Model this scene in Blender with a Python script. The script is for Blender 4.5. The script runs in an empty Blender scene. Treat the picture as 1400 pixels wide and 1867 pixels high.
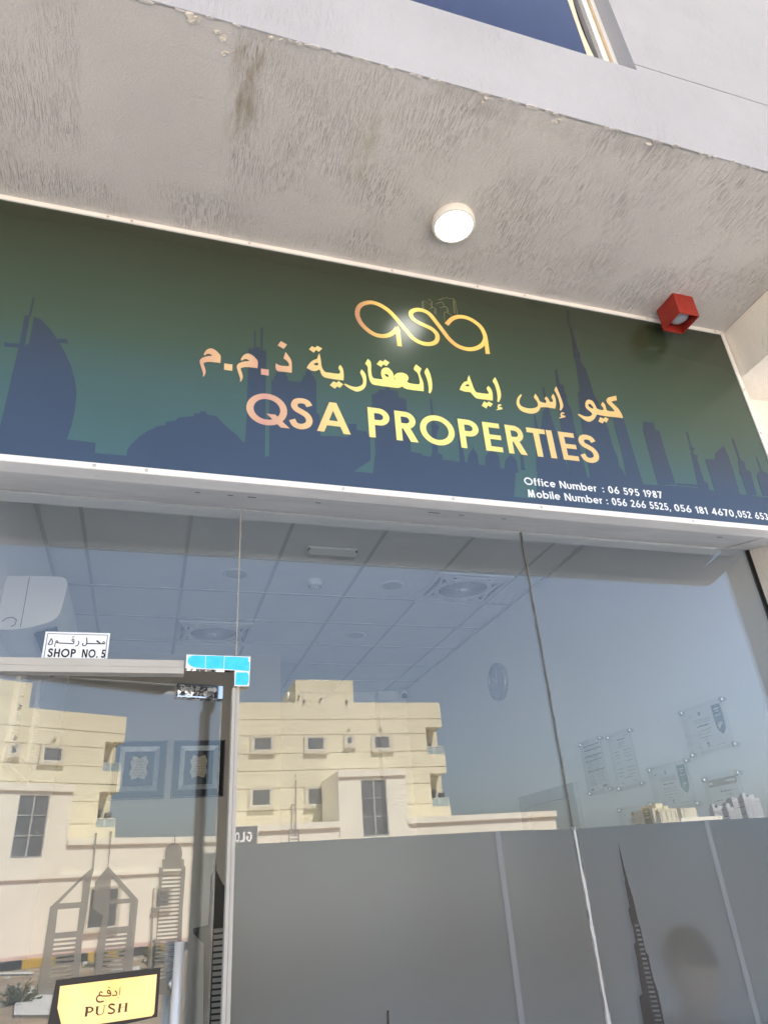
import bpy, bmesh, math, random
from mathutils import Vector, Matrix
from mathutils.geometry import delaunay_2d_cdt
random.seed(7)
R = math.radians
S = bpy.context.scene
COL = S.collection

# ------------------------------------------------------------------ camera, sky, sun, exposure
CAMZ, C0 = 1.55, 2.48                      # camera height over the shop floor, distance to the glass
FPX = 1277.95
CX = Vector((0.95388751, -0.29241253, -0.06777566))
CD = Vector((0.08043133, 0.46653851, -0.88083632))
CF = Vector((0.28918753, 0.83476747, 0.46854439))
CAM = Vector((0, -C0, CAMZ))
cd = bpy.data.cameras.new('camera')
cam = bpy.data.objects.new('camera', cd)
COL.objects.link(cam)
cd.sensor_fit = 'VERTICAL'
cd.sensor_height = 36
cd.sensor_width = 27
cd.lens = 36 * FPX / 1867
cd.clip_start, cd.clip_end = 0.02, 6000
cam.matrix_world = Matrix(((CX.x, -CD.x, -CF.x, CAM.x), (CX.y, -CD.y, -CF.y, CAM.y), (CX.z, -CD.z, -CF.z, CAM.z), (0, 0, 0, 1)))
S.camera = cam

SUN_EL, SUN_AZ = R(60), R(28)              # azimuth from +y towards +x: the sun is behind the shop, to the right
w = bpy.data.worlds.new('World')
S.world = w
w.use_nodes = True
nt = w.node_tree
bg = nt.nodes['Background']
sky = nt.nodes.new('ShaderNodeTexSky')
sky.sky_type = 'NISHITA'
sky.sun_disc = False
sky.sun_elevation = SUN_EL
sky.sun_rotation = SUN_AZ
sky.air_density, sky.dust_density, sky.ozone_density = 1.0, 2.5, 1.2
hs = nt.nodes.new('ShaderNodeHueSaturation')          # dusty Gulf air: a paler sky
hs.inputs['Saturation'].default_value = .80
nt.links.new(sky.outputs[0], hs.inputs['Color'])
nt.links.new(hs.outputs[0], bg.inputs[0])
bg.inputs[1].default_value = 0.090
sd = bpy.data.lights.new('sun', 'SUN')
sd.energy = 5.0
sd.angle = R(0.53)
sd.color = (1.0, 0.96, 0.90)
sun = bpy.data.objects.new('sun', sd)
COL.objects.link(sun)
sdir = Vector((math.sin(SUN_AZ) * math.cos(SUN_EL), math.cos(SUN_AZ) * math.cos(SUN_EL), math.sin(SUN_EL)))
sun.rotation_euler = (-sdir).to_track_quat('-Z', 'Y').to_euler()
sun.location = (0, 0, 30)
S.view_settings.view_transform = 'Standard'
S.view_settings.look = 'None'
S.view_settings.exposure = 2.2
S.view_settings.gamma = 1
try:
    S.cycles.use_denoising = True
    S.cycles.max_bounces = 12
    S.cycles.diffuse_bounces = 8
    S.cycles.glossy_bounces = 6
    S.cycles.transmission_bounces = 8
    S.cycles.transparent_max_bounces = 24
    S.cycles.caustics_reflective = False
    S.cycles.caustics_refractive = True
    S.cycles.sample_clamp_indirect = 8
except Exception:
    pass

# ------------------------------------------------------------------ measuring: a pixel of the photo -> a point on a real plane
def ray(x, y):
    return CX * (x - 700) + CD * (y - 933.5) + CF * FPX
def on_y(x, y, Y):            # plane at world y
    d = ray(x, y)
    return CAM + d * ((Y - CAM.y) / d.y)
def on_x(x, y, X):
    d = ray(x, y)
    return CAM + d * ((X - CAM.x) / d.x)
def on_z(x, y, Z):
    d = ray(x, y)
    return CAM + d * ((Z - CAM.z) / d.z)
def mir(x, y, V):             # a point seen mirrored in the shop glass, standing V metres in front of the glass
    p = on_y(x, y, V)
    return Vector((p.x, -V, p.z))
DTH, DHX, DW = R(12.75), -0.52, 0.772      # glass door: opening angle, hinge x, width
DU = Vector((math.cos(DTH), math.sin(DTH), 0))
DN = Vector((math.sin(DTH), -math.cos(DTH), 0))   # outward normal
DH = Vector((DHX, 0, 0))
def on_door(x, y):            # -> (u along the leaf, z)
    d = ray(x, y)
    p = CAM + d * ((DH - CAM).dot(DN) / d.dot(DN))
    return ((p - DH).dot(DU), p.z)
def dmir_z(x, y, Z):          # a point on a horizontal plane seen mirrored in the door
    d = ray(x, y)
    p = CAM + d * ((DH - CAM).dot(DN) / d.dot(DN))
    r = d - DN * (2 * d.dot(DN))
    return p + r * ((Z - p.z) / r.z)
def dmir_y(x, y, Y):
    d = ray(x, y)
    p = CAM + d * ((DH - CAM).dot(DN) / d.dot(DN))
    r = d - DN * (2 * d.dot(DN))
    return p + r * ((Y - p.y) / r.y)
def cr(ox, oy, s, pts):
    return [(ox + a / s, oy + b / s) for a, b in pts]

# ------------------------------------------------------------------ materials
def new_mat(name):
    m = bpy.data.materials.new(name)
    m.use_nodes = True
    n = m.node_tree.nodes
    return m, m.node_tree, n['Principled BSDF']
def pset(b, **k):
    names = {'color': 'Base Color', 'rough': 'Roughness', 'metal': 'Metallic', 'spec': 'Specular IOR Level', 'trans': 'Transmission Weight',
             'ior': 'IOR', 'coat': 'Coat Weight', 'coat_rough': 'Coat Roughness', 'alpha': 'Alpha', 'aniso': 'Anisotropic'}
    for a, v in k.items():
        b.inputs[names[a]].default_value = v
def coords(t, scale=(1, 1, 1), kind='Object', rot=(0, 0, 0)):
    tc = t.nodes.new('ShaderNodeNewGeometry') if kind == 'World' else t.nodes.new('ShaderNodeTexCoord')
    mp = t.nodes.new('ShaderNodeMapping')
    mp.inputs['Scale'].default_value = scale
    mp.inputs['Rotation'].default_value = rot
    t.links.new(tc.outputs['Position' if kind == 'World' else kind], mp.inputs[0])
    return mp.outputs[0]
def noise(t, vec, scale=5, detail=4, rough=.55):
    n = t.nodes.new('ShaderNodeTexNoise')
    n.inputs['Scale'].default_value = scale
    n.inputs['Detail'].default_value = detail
    n.inputs['Roughness'].default_value = rough
    t.links.new(vec, n.inputs['Vector'])
    return n.outputs[0]
def ramp(t, v, stops):
    r = t.nodes.new('ShaderNodeValToRGB')
    e = r.color_ramp.elements
    while len(e) < len(stops):
        e.new(.5)
    for q, (p, c) in zip(e, stops):
        q.position = p
        q.color = (c, c, c, 1) if isinstance(c, (int, float)) else (*c, 1)
    t.links.new(v, r.inputs[0])
    return r.outputs[0]
def mth(t, op, a, b=None, clamp=False):
    n = t.nodes.new('ShaderNodeMath')
    n.operation = op
    n.use_clamp = clamp
    for i, v in enumerate((a, b)):
        if v is None:
            continue
        if isinstance(v, (int, float)):
            n.inputs[i].default_value = v
        else:
            t.links.new(v, n.inputs[i])
    return n.outputs[0]
def mixc(t, f, a, b):
    n = t.nodes.new('ShaderNodeMix')
    n.data_type = 'RGBA'
    for i, v in ((0, f), (6, a), (7, b)):
        if isinstance(v, (int, float)):
            n.inputs[i].default_value = v
        elif isinstance(v, tuple):
            n.inputs[i].default_value = (*v, 1)
        else:
            t.links.new(v, n.inputs[i])
    return n.outputs[2]
def bump(t, b, h, strength=.5, dist=.01):
    n = t.nodes.new('ShaderNodeBump')
    n.inputs['Strength'].default_value = strength
    n.inputs['Distance'].default_value = dist
    t.links.new(h, n.inputs['Height'])
    t.links.new(n.outputs[0], b.inputs['Normal'])
def plain(name, color, rough=.5, spec=.5, metal=0, var=.08, scale=6, bmp=0, bscale=60):
    m, t, b = new_mat(name)
    pset(b, rough=rough, spec=spec, metal=metal)
    v = coords(t)
    n = noise(t, v, scale, 5)
    lo = tuple(c * (1 - var) for c in color)
    hi = tuple(min(1, c * (1 + var)) for c in color)
    t.links.new(mixc(t, ramp(t, n, [(.3, 0), (.7, 1)]), lo, hi), b.inputs['Base Color'])
    if bmp:
        bump(t, b, noise(t, v, bscale, 4), bmp, .004)
    return m
def sep(t, vec):
    s = t.nodes.new('ShaderNodeSeparateXYZ')
    t.links.new(vec, s.inputs[0])
    return s.outputs
def sstep(t, v, lo, hi):
    n = t.nodes.new('ShaderNodeMapRange')
    n.interpolation_type = 'SMOOTHSTEP'
    n.inputs[1].default_value, n.inputs[2].default_value = lo, hi
    t.links.new(v, n.inputs[0])
    return n.outputs[0]
def band(t, v, a, b, s=.02):
    return mth(t, 'MULTIPLY', sstep(t, v, a - s, a + s), mth(t, 'SUBTRACT', 1, sstep(t, v, b - s, b + s)))

def scratch_stucco(name, color, groove, amount=1.0, dist=.004, patch=False, stains=()):
    """worm-scratched render: dragged pits along one axis, grain between them"""
    m, t, b = new_mat(name)
    pset(b, rough=.92, spec=.15)
    g = t.nodes.new('ShaderNodeNewGeometry').outputs['Position']
    v = coords(t, groove, 'World')
    warp = noise(t, coords(t, (1, 1, 1), 'World'), 7, 3)
    vv = t.nodes.new('ShaderNodeVectorMath')
    vv.operation = 'ADD'
    t.links.new(v, vv.inputs[0])
    sc = t.nodes.new('ShaderNodeVectorMath')
    sc.operation = 'SCALE'
    t.links.new(warp, sc.inputs[0])
    sc.inputs['Scale'].default_value = 2.2
    t.links.new(sc.outputs[0], vv.inputs[1])
    lines = noise(t, vv.outputs[0], 1.0, 1.5, .55)
    pit = ramp(t, lines, [(.37, 1), (.43, 0)])
    where = ramp(t, noise(t, coords(t, (1, 1, 1), 'World'), 3.2, 4), [(.40, .10), (.66, 1)])
    pit = mth(t, 'MULTIPLY', pit, where)
    gr = noise(t, coords(t, (1, 1, 1), 'World'), 300, 4, .75)
    lump = noise(t, coords(t, (1, 1, 1), 'World'), 110, 4, .65)
    xs, ys, zs = sep(t, g)
    smooth = None
    if patch:
        wob = mth(t, 'MULTIPLY', mth(t, 'SUBTRACT', noise(t, coords(t, (1, 1, 1), 'World'), 5, 3), .5), .12)
        xw = mth(t, 'ADD', xs, wob)
        smooth = mth(t, 'MULTIPLY', band(t, xw, -.42, .085, .02), band(t, mth(t, 'ADD', ys, wob), -1.3, -.52, .05))
        keep = mth(t, 'SUBTRACT', 1, mth(t, 'MULTIPLY', smooth, .93))
        pit = mth(t, 'MULTIPLY', pit, keep)
    h = mth(t, 'ADD', mth(t, 'MULTIPLY', pit, -.55 * amount), mth(t, 'ADD', mth(t, 'MULTIPLY', gr, .55), mth(t, 'MULTIPLY', lump, .80)))
    if smooth is not None:
        tool = noise(t, coords(t, (3, 45, 3), 'World'), 1, 2)
        h = mth(t, 'ADD', h, mth(t, 'MULTIPLY', mth(t, 'MULTIPLY', tool, band(t, xs, -.06, .07, .01)), mth(t, 'MULTIPLY', smooth, .55)))
    bump(t, b, h, 1.0, dist)
    n2 = noise(t, coords(t, (1, 1, 1), 'World'), 1.3, 6, .6)
    col = mixc(t, ramp(t, n2, [(.3, 0), (.72, 1)]), tuple(c * .9 for c in color), tuple(min(1, c * 1.06) for c in color))
    fine = ramp(t, gr, [(.35, .0), (.7, 1)])
    col = mixc(t, mth(t, 'MULTIPLY', fine, .42), col, tuple(min(1, c * 1.25) for c in color))
    col = mixc(t, mth(t, 'MULTIPLY', pit, .20 * amount), col, tuple(c * .45 for c in color))  # pits darkened in colour for the shade that bump leaves out
    for (x0, x1, y0, y1, sft, sc_, amt) in stains:      # dirt with a place of its own
        k = mth(t, 'MULTIPLY', band(t, xs, x0, x1, sft), band(t, ys, y0, y1, sft))
        k = mth(t, 'MULTIPLY', k, ramp(t, noise(t, coords(t, (18, 5, 18), 'World'), 1.4, 5), [(.38, 0), (.62, 1)]))
        col = mixc(t, mth(t, 'MULTIPLY', k, amt), col, sc_)
    t.links.new(col, b.inputs['Base Color'])
    return m

M = {}
M['soffit'] = scratch_stucco('soffit_stucco', (.60, .57, .54), (520, 16, 520), 1.0, .0036, True,
    [(.085, .17, -1.12, -.78, .03, (.30, .24, .16), .75), (.55, .63, -1.0, -.72, .03, (.42, .37, .27), .5),
     (.75, 1.9, -1.20, -1.10, .02, (.44, .42, .38), .35)])
M['fascia'] = scratch_stucco('fascia_stucco', (.44, .44, .455), (220, 220, 14), .5, .003)
M['pillar'] = scratch_stucco('pillar_stucco', (.93, .87, .78), (48, 48, 6), .65, .004)
M['wall'] = plain('painted_wall', (.60, .56, .50), .9, .2, bmp=.2)
M['inner'] = plain('interior_white_paint', (.86, .86, .86), .85, .25, var=.02, scale=1.5)
M['inner_grey'] = plain('interior_grey_paint', (.54, .51, .46), .85, .25, var=.02, scale=1.5)
M['tile'] = plain('ceiling_tile', (.86, .87, .86), .9, .2, var=.02, bmp=.15, bscale=160)
M['tbar'] = plain('ceiling_bar', (.60, .62, .62), .6, .3, var=.02)
M['floor'] = plain('interior_floor', (.20, .20, .20), .3, .5, var=.06)
M['white'] = plain('white_plastic', (.80, .80, .79), .4, .45, var=.02)
M['offwhite'] = plain('offwhite_plastic', (.78, .75, .70), .45, .4, var=.03)
M['grille'] = plain('grille_grey', (.07, .075, .08), .6, .3)
M['black'] = plain('black_vinyl', (.018, .018, .02), .4, .4, var=.1)
M['brushed'] = plain('brushed_steel', (.86, .84, .79), .18, .8, metal=.35, var=.03)
M['rubber'] = plain('black_rubber', (.02, .02, .02), .8, .2)
M['alu'] = plain('aluminium', (.47, .45, .41), .42, .5, metal=.0, var=.05)
M['chrome'] = plain('chrome', (.82, .82, .83), .08, .5, metal=1, var=.02)
M['steel'] = plain('screw_steel', (.62, .60, .57), .35, .5, metal=1)
M['frame_white'] = plain('white_trim', (.84, .82, .78), .45, .4, var=.03, scale=3)
M['navy'] = plain('navy_cloth', (.03, .04, .09), .9, .2)
M['skin'] = plain('skin', (.48, .28, .19), .55, .4, var=.06)
M['hair'] = plain('dark_hair', (.005, .006, .007), .7, .2)
M['jeans'] = plain('dark_trousers', (.03, .035, .05), .9, .2)
M['cream'] = plain('cream_render', (.66, .60, .44), .9, .2, var=.06, scale=.7, bmp=.1, bscale=12)
M['podium'] = plain('pale_render', (.82, .77, .64), .9, .2, var=.05, scale=.9, bmp=.1, bscale=12)
M['trim_grey'] = plain('window_surround', (.56, .51, .40), .85, .2)
M['wframe'] = plain('pale_window_frame', (.70, .68, .62), .5, .4)
M['dglass'] = plain('far_window_glass', (.11, .115, .12), .08, .6, var=.25, scale=.8)
M['balc'] = plain('balcony_glass', (.30, .36, .36), .1, .6)
M['slate'] = plain('slate_board', (.16, .17, .18), .6, .3)
M['sand'] = None
M['paver'] = plain('pink_paver', (.42, .28, .24), .85, .2, var=.12, scale=3, bmp=.2)
M['concrete'] = plain('concrete', (.46, .45, .43), .9, .2, var=.12, scale=2.5, bmp=.3, bscale=30)
M['leaf'] = plain('shrub_leaf', (.055, .085, .035), .7, .3, var=.35, scale=30)
M['twig'] = plain('twig', (.16, .11, .07), .9, .1)
M['haze_white'] = plain('hazed_white_tower', (.44, .44, .44), .9, .2, var=.04, scale=.02)  # haze put into the colour: white walls greyed, low contrast
M['haze_glass'] = plain('hazed_tower_window', (.27, .28, .29), .3, .4, var=.2, scale=.05)  # window tone lifted to grey as if seen through haze
M['tanksteel'] = plain('tank_white', (.75, .73, .68), .5, .4)
M['paper'] = plain('paper', (.93, .93, .93), .8, .2, var=.01)
M['ink'] = plain('grey_ink', (.07, .07, .08), .9, .1)
M['ink_black'] = plain('black_ink', (.012, .012, .018), .6, .3, var=.02)
M['maroon'] = plain('maroon_print', (.22, .06, .10), .8, .2)
M['blue_print'] = plain('blue_print', (.025, .11, .20), .7, .2)
M['green_print'] = plain('green_print', (.02, .17, .16), .7, .2)
M['brown_print'] = plain('brown_print', (.26, .19, .15), .8, .2)
M['plate_white'] = plain('number_plate_white', (.80, .83, .86), .35, .5, var=.02)
M['gold_paper'] = plain('aged_gold_paper', (.62, .54, .38), .7, .3, var=.15, scale=25)
M['silver'] = plain('silver_moulding', (.42, .43, .42), .3, .5, metal=.6, var=.15, scale=30, bmp=.3, bscale=140)
M['brass'] = None

def glass_mat(name, refl, tint, rough=0.0):
    m = bpy.data.materials.new(name)
    m.use_nodes = True
    t = m.node_tree
    t.nodes.clear()
    o = t.nodes.new('ShaderNodeOutputMaterial')
    tr = t.nodes.new('ShaderNodeBsdfTransparent')
    tr.inputs[0].default_value = (*tint, 1)
    gl = t.nodes.new('ShaderNodeBsdfGlossy')
    gl.inputs['Roughness'].default_value = rough
    gl.inputs['Color'].default_value = (1, 1, 1, 1)
    mx = t.nodes.new('ShaderNodeMixShader')
    lw_ = t.nodes.new('ShaderNodeLayerWeight')
    lw_.inputs['Blend'].default_value = .5
    f = mth(t, 'ADD', mth(t, 'MULTIPLY', mth(t, 'POWER', lw_.outputs['Facing'], 3), 1 - refl), refl, True)
    t.links.new(f, mx.inputs[0])
    t.links.new(tr.outputs[0], mx.inputs[1])
    t.links.new(gl.outputs[0], mx.inputs[2])
    t.links.new(mx.outputs[0], o.inputs[0])
    return m
M['glass'] = glass_mat('tinted_glass', .078, (.94, .965, .98))
M['acrylic'] = glass_mat('clear_acrylic', .022, (.99, .995, .995))
M['mirror_blue'] = None

def film_mat(name, color, through, rough=.42, scat=.32):
    """matt frosted film: grey diffuse sheet that lets some blurred light through"""
    m = bpy.data.materials.new(name)
    m.use_nodes = True
    t = m.node_tree
    t.nodes.clear()
    o = t.nodes.new('ShaderNodeOutputMaterial')
    d = t.nodes.new('ShaderNodeBsdfDiffuse')
    n = ramp(t, noise(t, coords(t, (1, 1, 1), 'World'), 1.7, 3), [(.3, 0), (.7, 1)])
    t.links.new(mixc(t, n, tuple(c * .94 for c in color), tuple(c * 1.05 for c in color)), d.inputs[0])
    rf = t.nodes.new('ShaderNodeBsdfRefraction')
    rf.inputs['Roughness'].default_value = scat
    rf.inputs['IOR'].default_value = 1.25
    rf.inputs['Color'].default_value = (.82, .855, .89, 1)
    tl = t.nodes.new('ShaderNodeBsdfTranslucent')
    tl.inputs[0].default_value = (.42, .42, .42, 1)
    m0 = t.nodes.new('ShaderNodeMixShader')
    m0.inputs[0].default_value = .4
    t.links.new(d.outputs[0], m0.inputs[1])
    t.links.new(tl.outputs[0], m0.inputs[2])
    m1 = t.nodes.new('ShaderNodeMixShader')
    m1.inputs[0].default_value = through
    t.links.new(m0.outputs[0], m1.inputs[1])
    t.links.new(rf.outputs[0], m1.inputs[2])
    g = t.nodes.new('ShaderNodeBsdfGlossy')
    g.inputs['Roughness'].default_value = rough
    m2 = t.nodes.new('ShaderNodeMixShader')
    m2.inputs[0].default_value = .026
    t.links.new(m1.outputs[0], m2.inputs[1])
    t.links.new(g.outputs[0], m2.inputs[2])
    t.links.new(m2.outputs[0], o.inputs[0])
    return m
M['film'] = film_mat('frosted_film', (.11, .113, .118), .86, .46, .36)
M['gap_pale'] = film_mat('pale_gap_strip', (.52, .53, .55), .66, .46, .36)  # brightness of the clear gaps put into a pale colour
def etched_mat():
    m = bpy.data.materials.new('etched_taupe_film')
    m.use_nodes = True
    t = m.node_tree
    t.nodes.clear()
    o = t.nodes.new('ShaderNodeOutputMaterial')
    d = t.nodes.new('ShaderNodeBsdfDiffuse')
    d.inputs[0].default_value = (.33, .30, .25, 1)
    tr = t.nodes.new('ShaderNodeBsdfTransparent')
    tr.inputs[0].default_value = (.9, .9, .88, 1)
    mx = t.nodes.new('ShaderNodeMixShader')
    mx.inputs[0].default_value = .38
    t.links.new(d.outputs[0], mx.inputs[1])
    t.links.new(tr.outputs[0], mx.inputs[2])
    t.links.new(mx.outputs[0], o.inputs[0])
    return m
M['etched'] = etched_mat()

def brass():
    m, t, b = new_mat('gold_brushed_plate')
    pset(b, rough=.32, metal=.85, spec=.5)
    n = noise(t, coords(t, (1, 1, 1), 'World'), 9, 3)
    t.links.new(mixc(t, ramp(t, n, [(.35, 0), (.65, 1)]), (.74, .53, .23), (.82, .63, .32)), b.inputs['Base Color'])
    return m
M['brass'] = brass()
def emis(name, col, s):
    m, t, b = new_mat(name)
    pset(b, color=(.8, .8, .8, 1), rough=.4)
    b.inputs['Emission Color'].default_value = (*col, 1)
    b.inputs['Emission Strength'].default_value = s
    return m
M['lamp'] = emis('lit_diffuser', (1, .98, .93), 2.6)

def sign_mats():
    SZ0, SZ1 = 2.833, 4.044
    def grad(name, bottom, mid, top):
        m, t, b = new_mat(name)
        pset(b, rough=.24, spec=.7)
        p = coords(t, (1, 1, 1), 'World')
        xs, ys, zs = sep(t, p)
        k = mth(t, 'DIVIDE', mth(t, 'SUBTRACT', zs, SZ0), SZ1 - SZ0)
        c = ramp(t, k, [(0, bottom), (.5, mid), (.95, top)])  # print gradient that also carries part of the sky and soffit reflection
        n = noise(t, coords(t, (1, 1, 1), 'World'), 2.2, 5)
        c = mixc(t, mth(t, 'MULTIPLY', ramp(t, n, [(.45, 0), (.75, 1)]), .18), c, tuple(q * .7 for q in mid))
        t.links.new(c, b.inputs['Base Color'])
        # faint vertical weave of the printed flex
        wv = noise(t, coords(t, (400, 1, 6), 'World'), 1, 1)
        bump(t, b, wv, .05, .0006)
        return m
    M['sign_bg'] = grad('sign_green_print', (.050, .120, .130), (.040, .074, .050), (.024, .032, .016))
    M['sign_sky'] = grad('sign_skyline_print', (.036, .062, .115), (.026, .040, .062), (.012, .015, .013))
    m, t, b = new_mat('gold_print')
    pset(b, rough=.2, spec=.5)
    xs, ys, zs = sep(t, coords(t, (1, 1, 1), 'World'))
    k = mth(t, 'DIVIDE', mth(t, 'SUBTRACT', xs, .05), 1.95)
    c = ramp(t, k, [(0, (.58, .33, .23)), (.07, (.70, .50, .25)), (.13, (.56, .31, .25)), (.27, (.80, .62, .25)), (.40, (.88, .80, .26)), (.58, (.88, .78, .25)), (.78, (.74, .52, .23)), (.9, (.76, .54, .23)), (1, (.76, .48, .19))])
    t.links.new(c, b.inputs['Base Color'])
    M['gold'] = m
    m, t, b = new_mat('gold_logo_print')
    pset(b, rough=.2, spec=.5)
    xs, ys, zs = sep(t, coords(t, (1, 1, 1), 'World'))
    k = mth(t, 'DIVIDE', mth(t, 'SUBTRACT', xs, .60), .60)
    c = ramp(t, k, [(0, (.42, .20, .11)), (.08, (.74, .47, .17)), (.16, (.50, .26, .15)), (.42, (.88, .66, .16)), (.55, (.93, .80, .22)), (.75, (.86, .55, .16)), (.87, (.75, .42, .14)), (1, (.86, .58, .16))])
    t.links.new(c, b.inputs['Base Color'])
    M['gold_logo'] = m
sign_mats()
M['sign_white'] = plain('white_print', (.80, .83, .86), .25, .5, var=.01)
M['hairline'] = plain('fine_gold_line', (.20, .20, .10), .4, .3)

def panel_grey():
    m, t, b = new_mat('dull_metal_sheet')
    pset(b, rough=.48, metal=0, spec=.4)
    n = noise(t, coords(t, (2, 9, 9), 'World'), 1.6, 6, .65)
    c = mixc(t, ramp(t, n, [(.35, 0), (.68, 1)]), (.74, .74, .73), (.86, .86, .85))
    sp = noise(t, coords(t, (14, 30, 30), 'World'), 1.5, 3)
    c = mixc(t, ramp(t, sp, [(.68, 0), (.74, .4)]), c, (.36, .35, .33))
    t.links.new(c, b.inputs['Base Color'])
    bump(t, b, noise(t, coords(t, (1, 1, 1), 'World'), 5, 2), .25, .02)
    return m
M['panel'] = panel_grey()

def sand():
    m, t, b = new_mat('dry_sand')
    pset(b, rough=.95, spec=.1)
    v = coords(t, (1, 1, 1), 'World')
    a = ramp(t, noise(t, v, .55, 6, .6), [(.35, (.17, .125, .085)), (.65, (.31, .24, .165))])
    s = ramp(t, noise(t, v, 6, 4), [(.62, 0), (.7, .6)])
    t.links.new(mixc(t, s, a, (.42, .38, .33)), b.inputs['Base Color'])
    bump(t, b, noise(t, v, 4, 6), .8, .08)
    return m
M['sand'] = sand()
def kerbmat():
    m, t, b = new_mat('kerb_paint_blocks')
    pset(b, rough=.8, spec=.2)
    xs, ys, zs = sep(t, coords(t, (1, 1, 1), 'Object'))
    f = mth(t, 'GREATER_THAN', mth(t, 'MODULO', mth(t, 'ADD', xs, 400), 2.6), 1.3)
    n = ramp(t, noise(t, coords(t, (1, 1, 1), 'Object'), 3, 5), [(.5, 0), (.8, .4)])
    c = mixc(t, f, (.58, .36, .05), (.025, .025, .028))
    t.links.new(mixc(t, n, c, (.3, .27, .22)), b.inputs['Base Color'])
    return m
M['kerb'] = kerbmat()
def upwin():
    m, t, b = new_mat('blue_reflective_glass')
    pset(b, rough=.06, metal=.15, spec=.45)
    n = noise(t, coords(t, (7, 7, 1.2), 'World'), 1.6, 5, .6)
    t.links.new(mixc(t, ramp(t, n, [(.3, 0), (.75, 1)]), (.008, .016, .065), (.018, .030, .095)), b.inputs['Base Color'])
    return m
M['mirror_blue'] = upwin()
def redmat():
    m, t, b = new_mat('red_enamel')
    pset(b, rough=.5, spec=.35)
    n = noise(t, coords(t, (1, 1, 1), 'World'), 22, 5, .6)
    c = mixc(t, ramp(t, n, [(.35, 0), (.7, 1)]), (.26, .022, .014), (.36, .035, .022))
    t.links.new(c, b.inputs['Base Color'])
    return m
M['red'] = redmat()
def cyan():
    m, t, b = new_mat('blue_protective_film')
    pset(b, rough=.35, spec=.4)
    n = noise(t, coords(t, (1, 1, 1), 'World'), 30, 3)
    t.links.new(mixc(t, ramp(t, n, [(.4, 0), (.7, 1)]), (.03, .60, .86), (.06, .68, .92)), b.inputs['Base Color'])
    return m
M['cyan'] = cyan()
def worn_chrome():
    m, t, b = new_mat('worn_lock_plate')
    v = coords(t, (1, 1, 1), 'World')
    n = noise(t, v, 55, 6, .7)
    k = ramp(t, n, [(.47, 0), (.53, 1)])
    t.links.new(mixc(t, k, (.75, .76, .78), (.06, .06, .065)), b.inputs['Base Color'])
    t.links.new(ramp(t, n, [(.47, .12), (.53, .6)]), b.inputs['Roughness'])
    pset(b, metal=.9)
    return m
M['lockplate'] = worn_chrome()

# ------------------------------------------------------------------ building helpers
def setp(o, label=None, cat=None, group=None, kind=None):
    for k, v in (('label', label), ('category', cat), ('group', group), ('kind', kind)):
        if v:
            o[k] = v
    return o
def thing(name, label, cat, loc=(0, 0, 0), group=None):
    o = bpy.data.objects.new(name, None)
    o.empty_display_size = .2
    COL.objects.link(o)
    o.location = loc
    return setp(o, label, cat, group)
def wloc(p):
    v = Vector((0, 0, 0))
    while p is not None:
        v += Vector(p.location)
        p = p.parent
    return v
def link(name, me, mats, parent=None):
    """mesh given in world coordinates; its origin goes to its parent's origin, or to its own base"""
    o = bpy.data.objects.new(name, me)
    COL.objects.link(o)
    for m in (mats if isinstance(mats, (list, tuple)) else [mats]):
        me.materials.append(m)
    if parent is not None:
        o.parent = parent
        off = wloc(parent)
    else:
        xs = [v.co for v in me.vertices]
        off = Vector((sum(v.x for v in xs) / len(xs), sum(v.y for v in xs) / len(xs), min(v.z for v in xs)))
        o.location = off
    me.transform(Matrix.Translation(-off))
    return o
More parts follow.
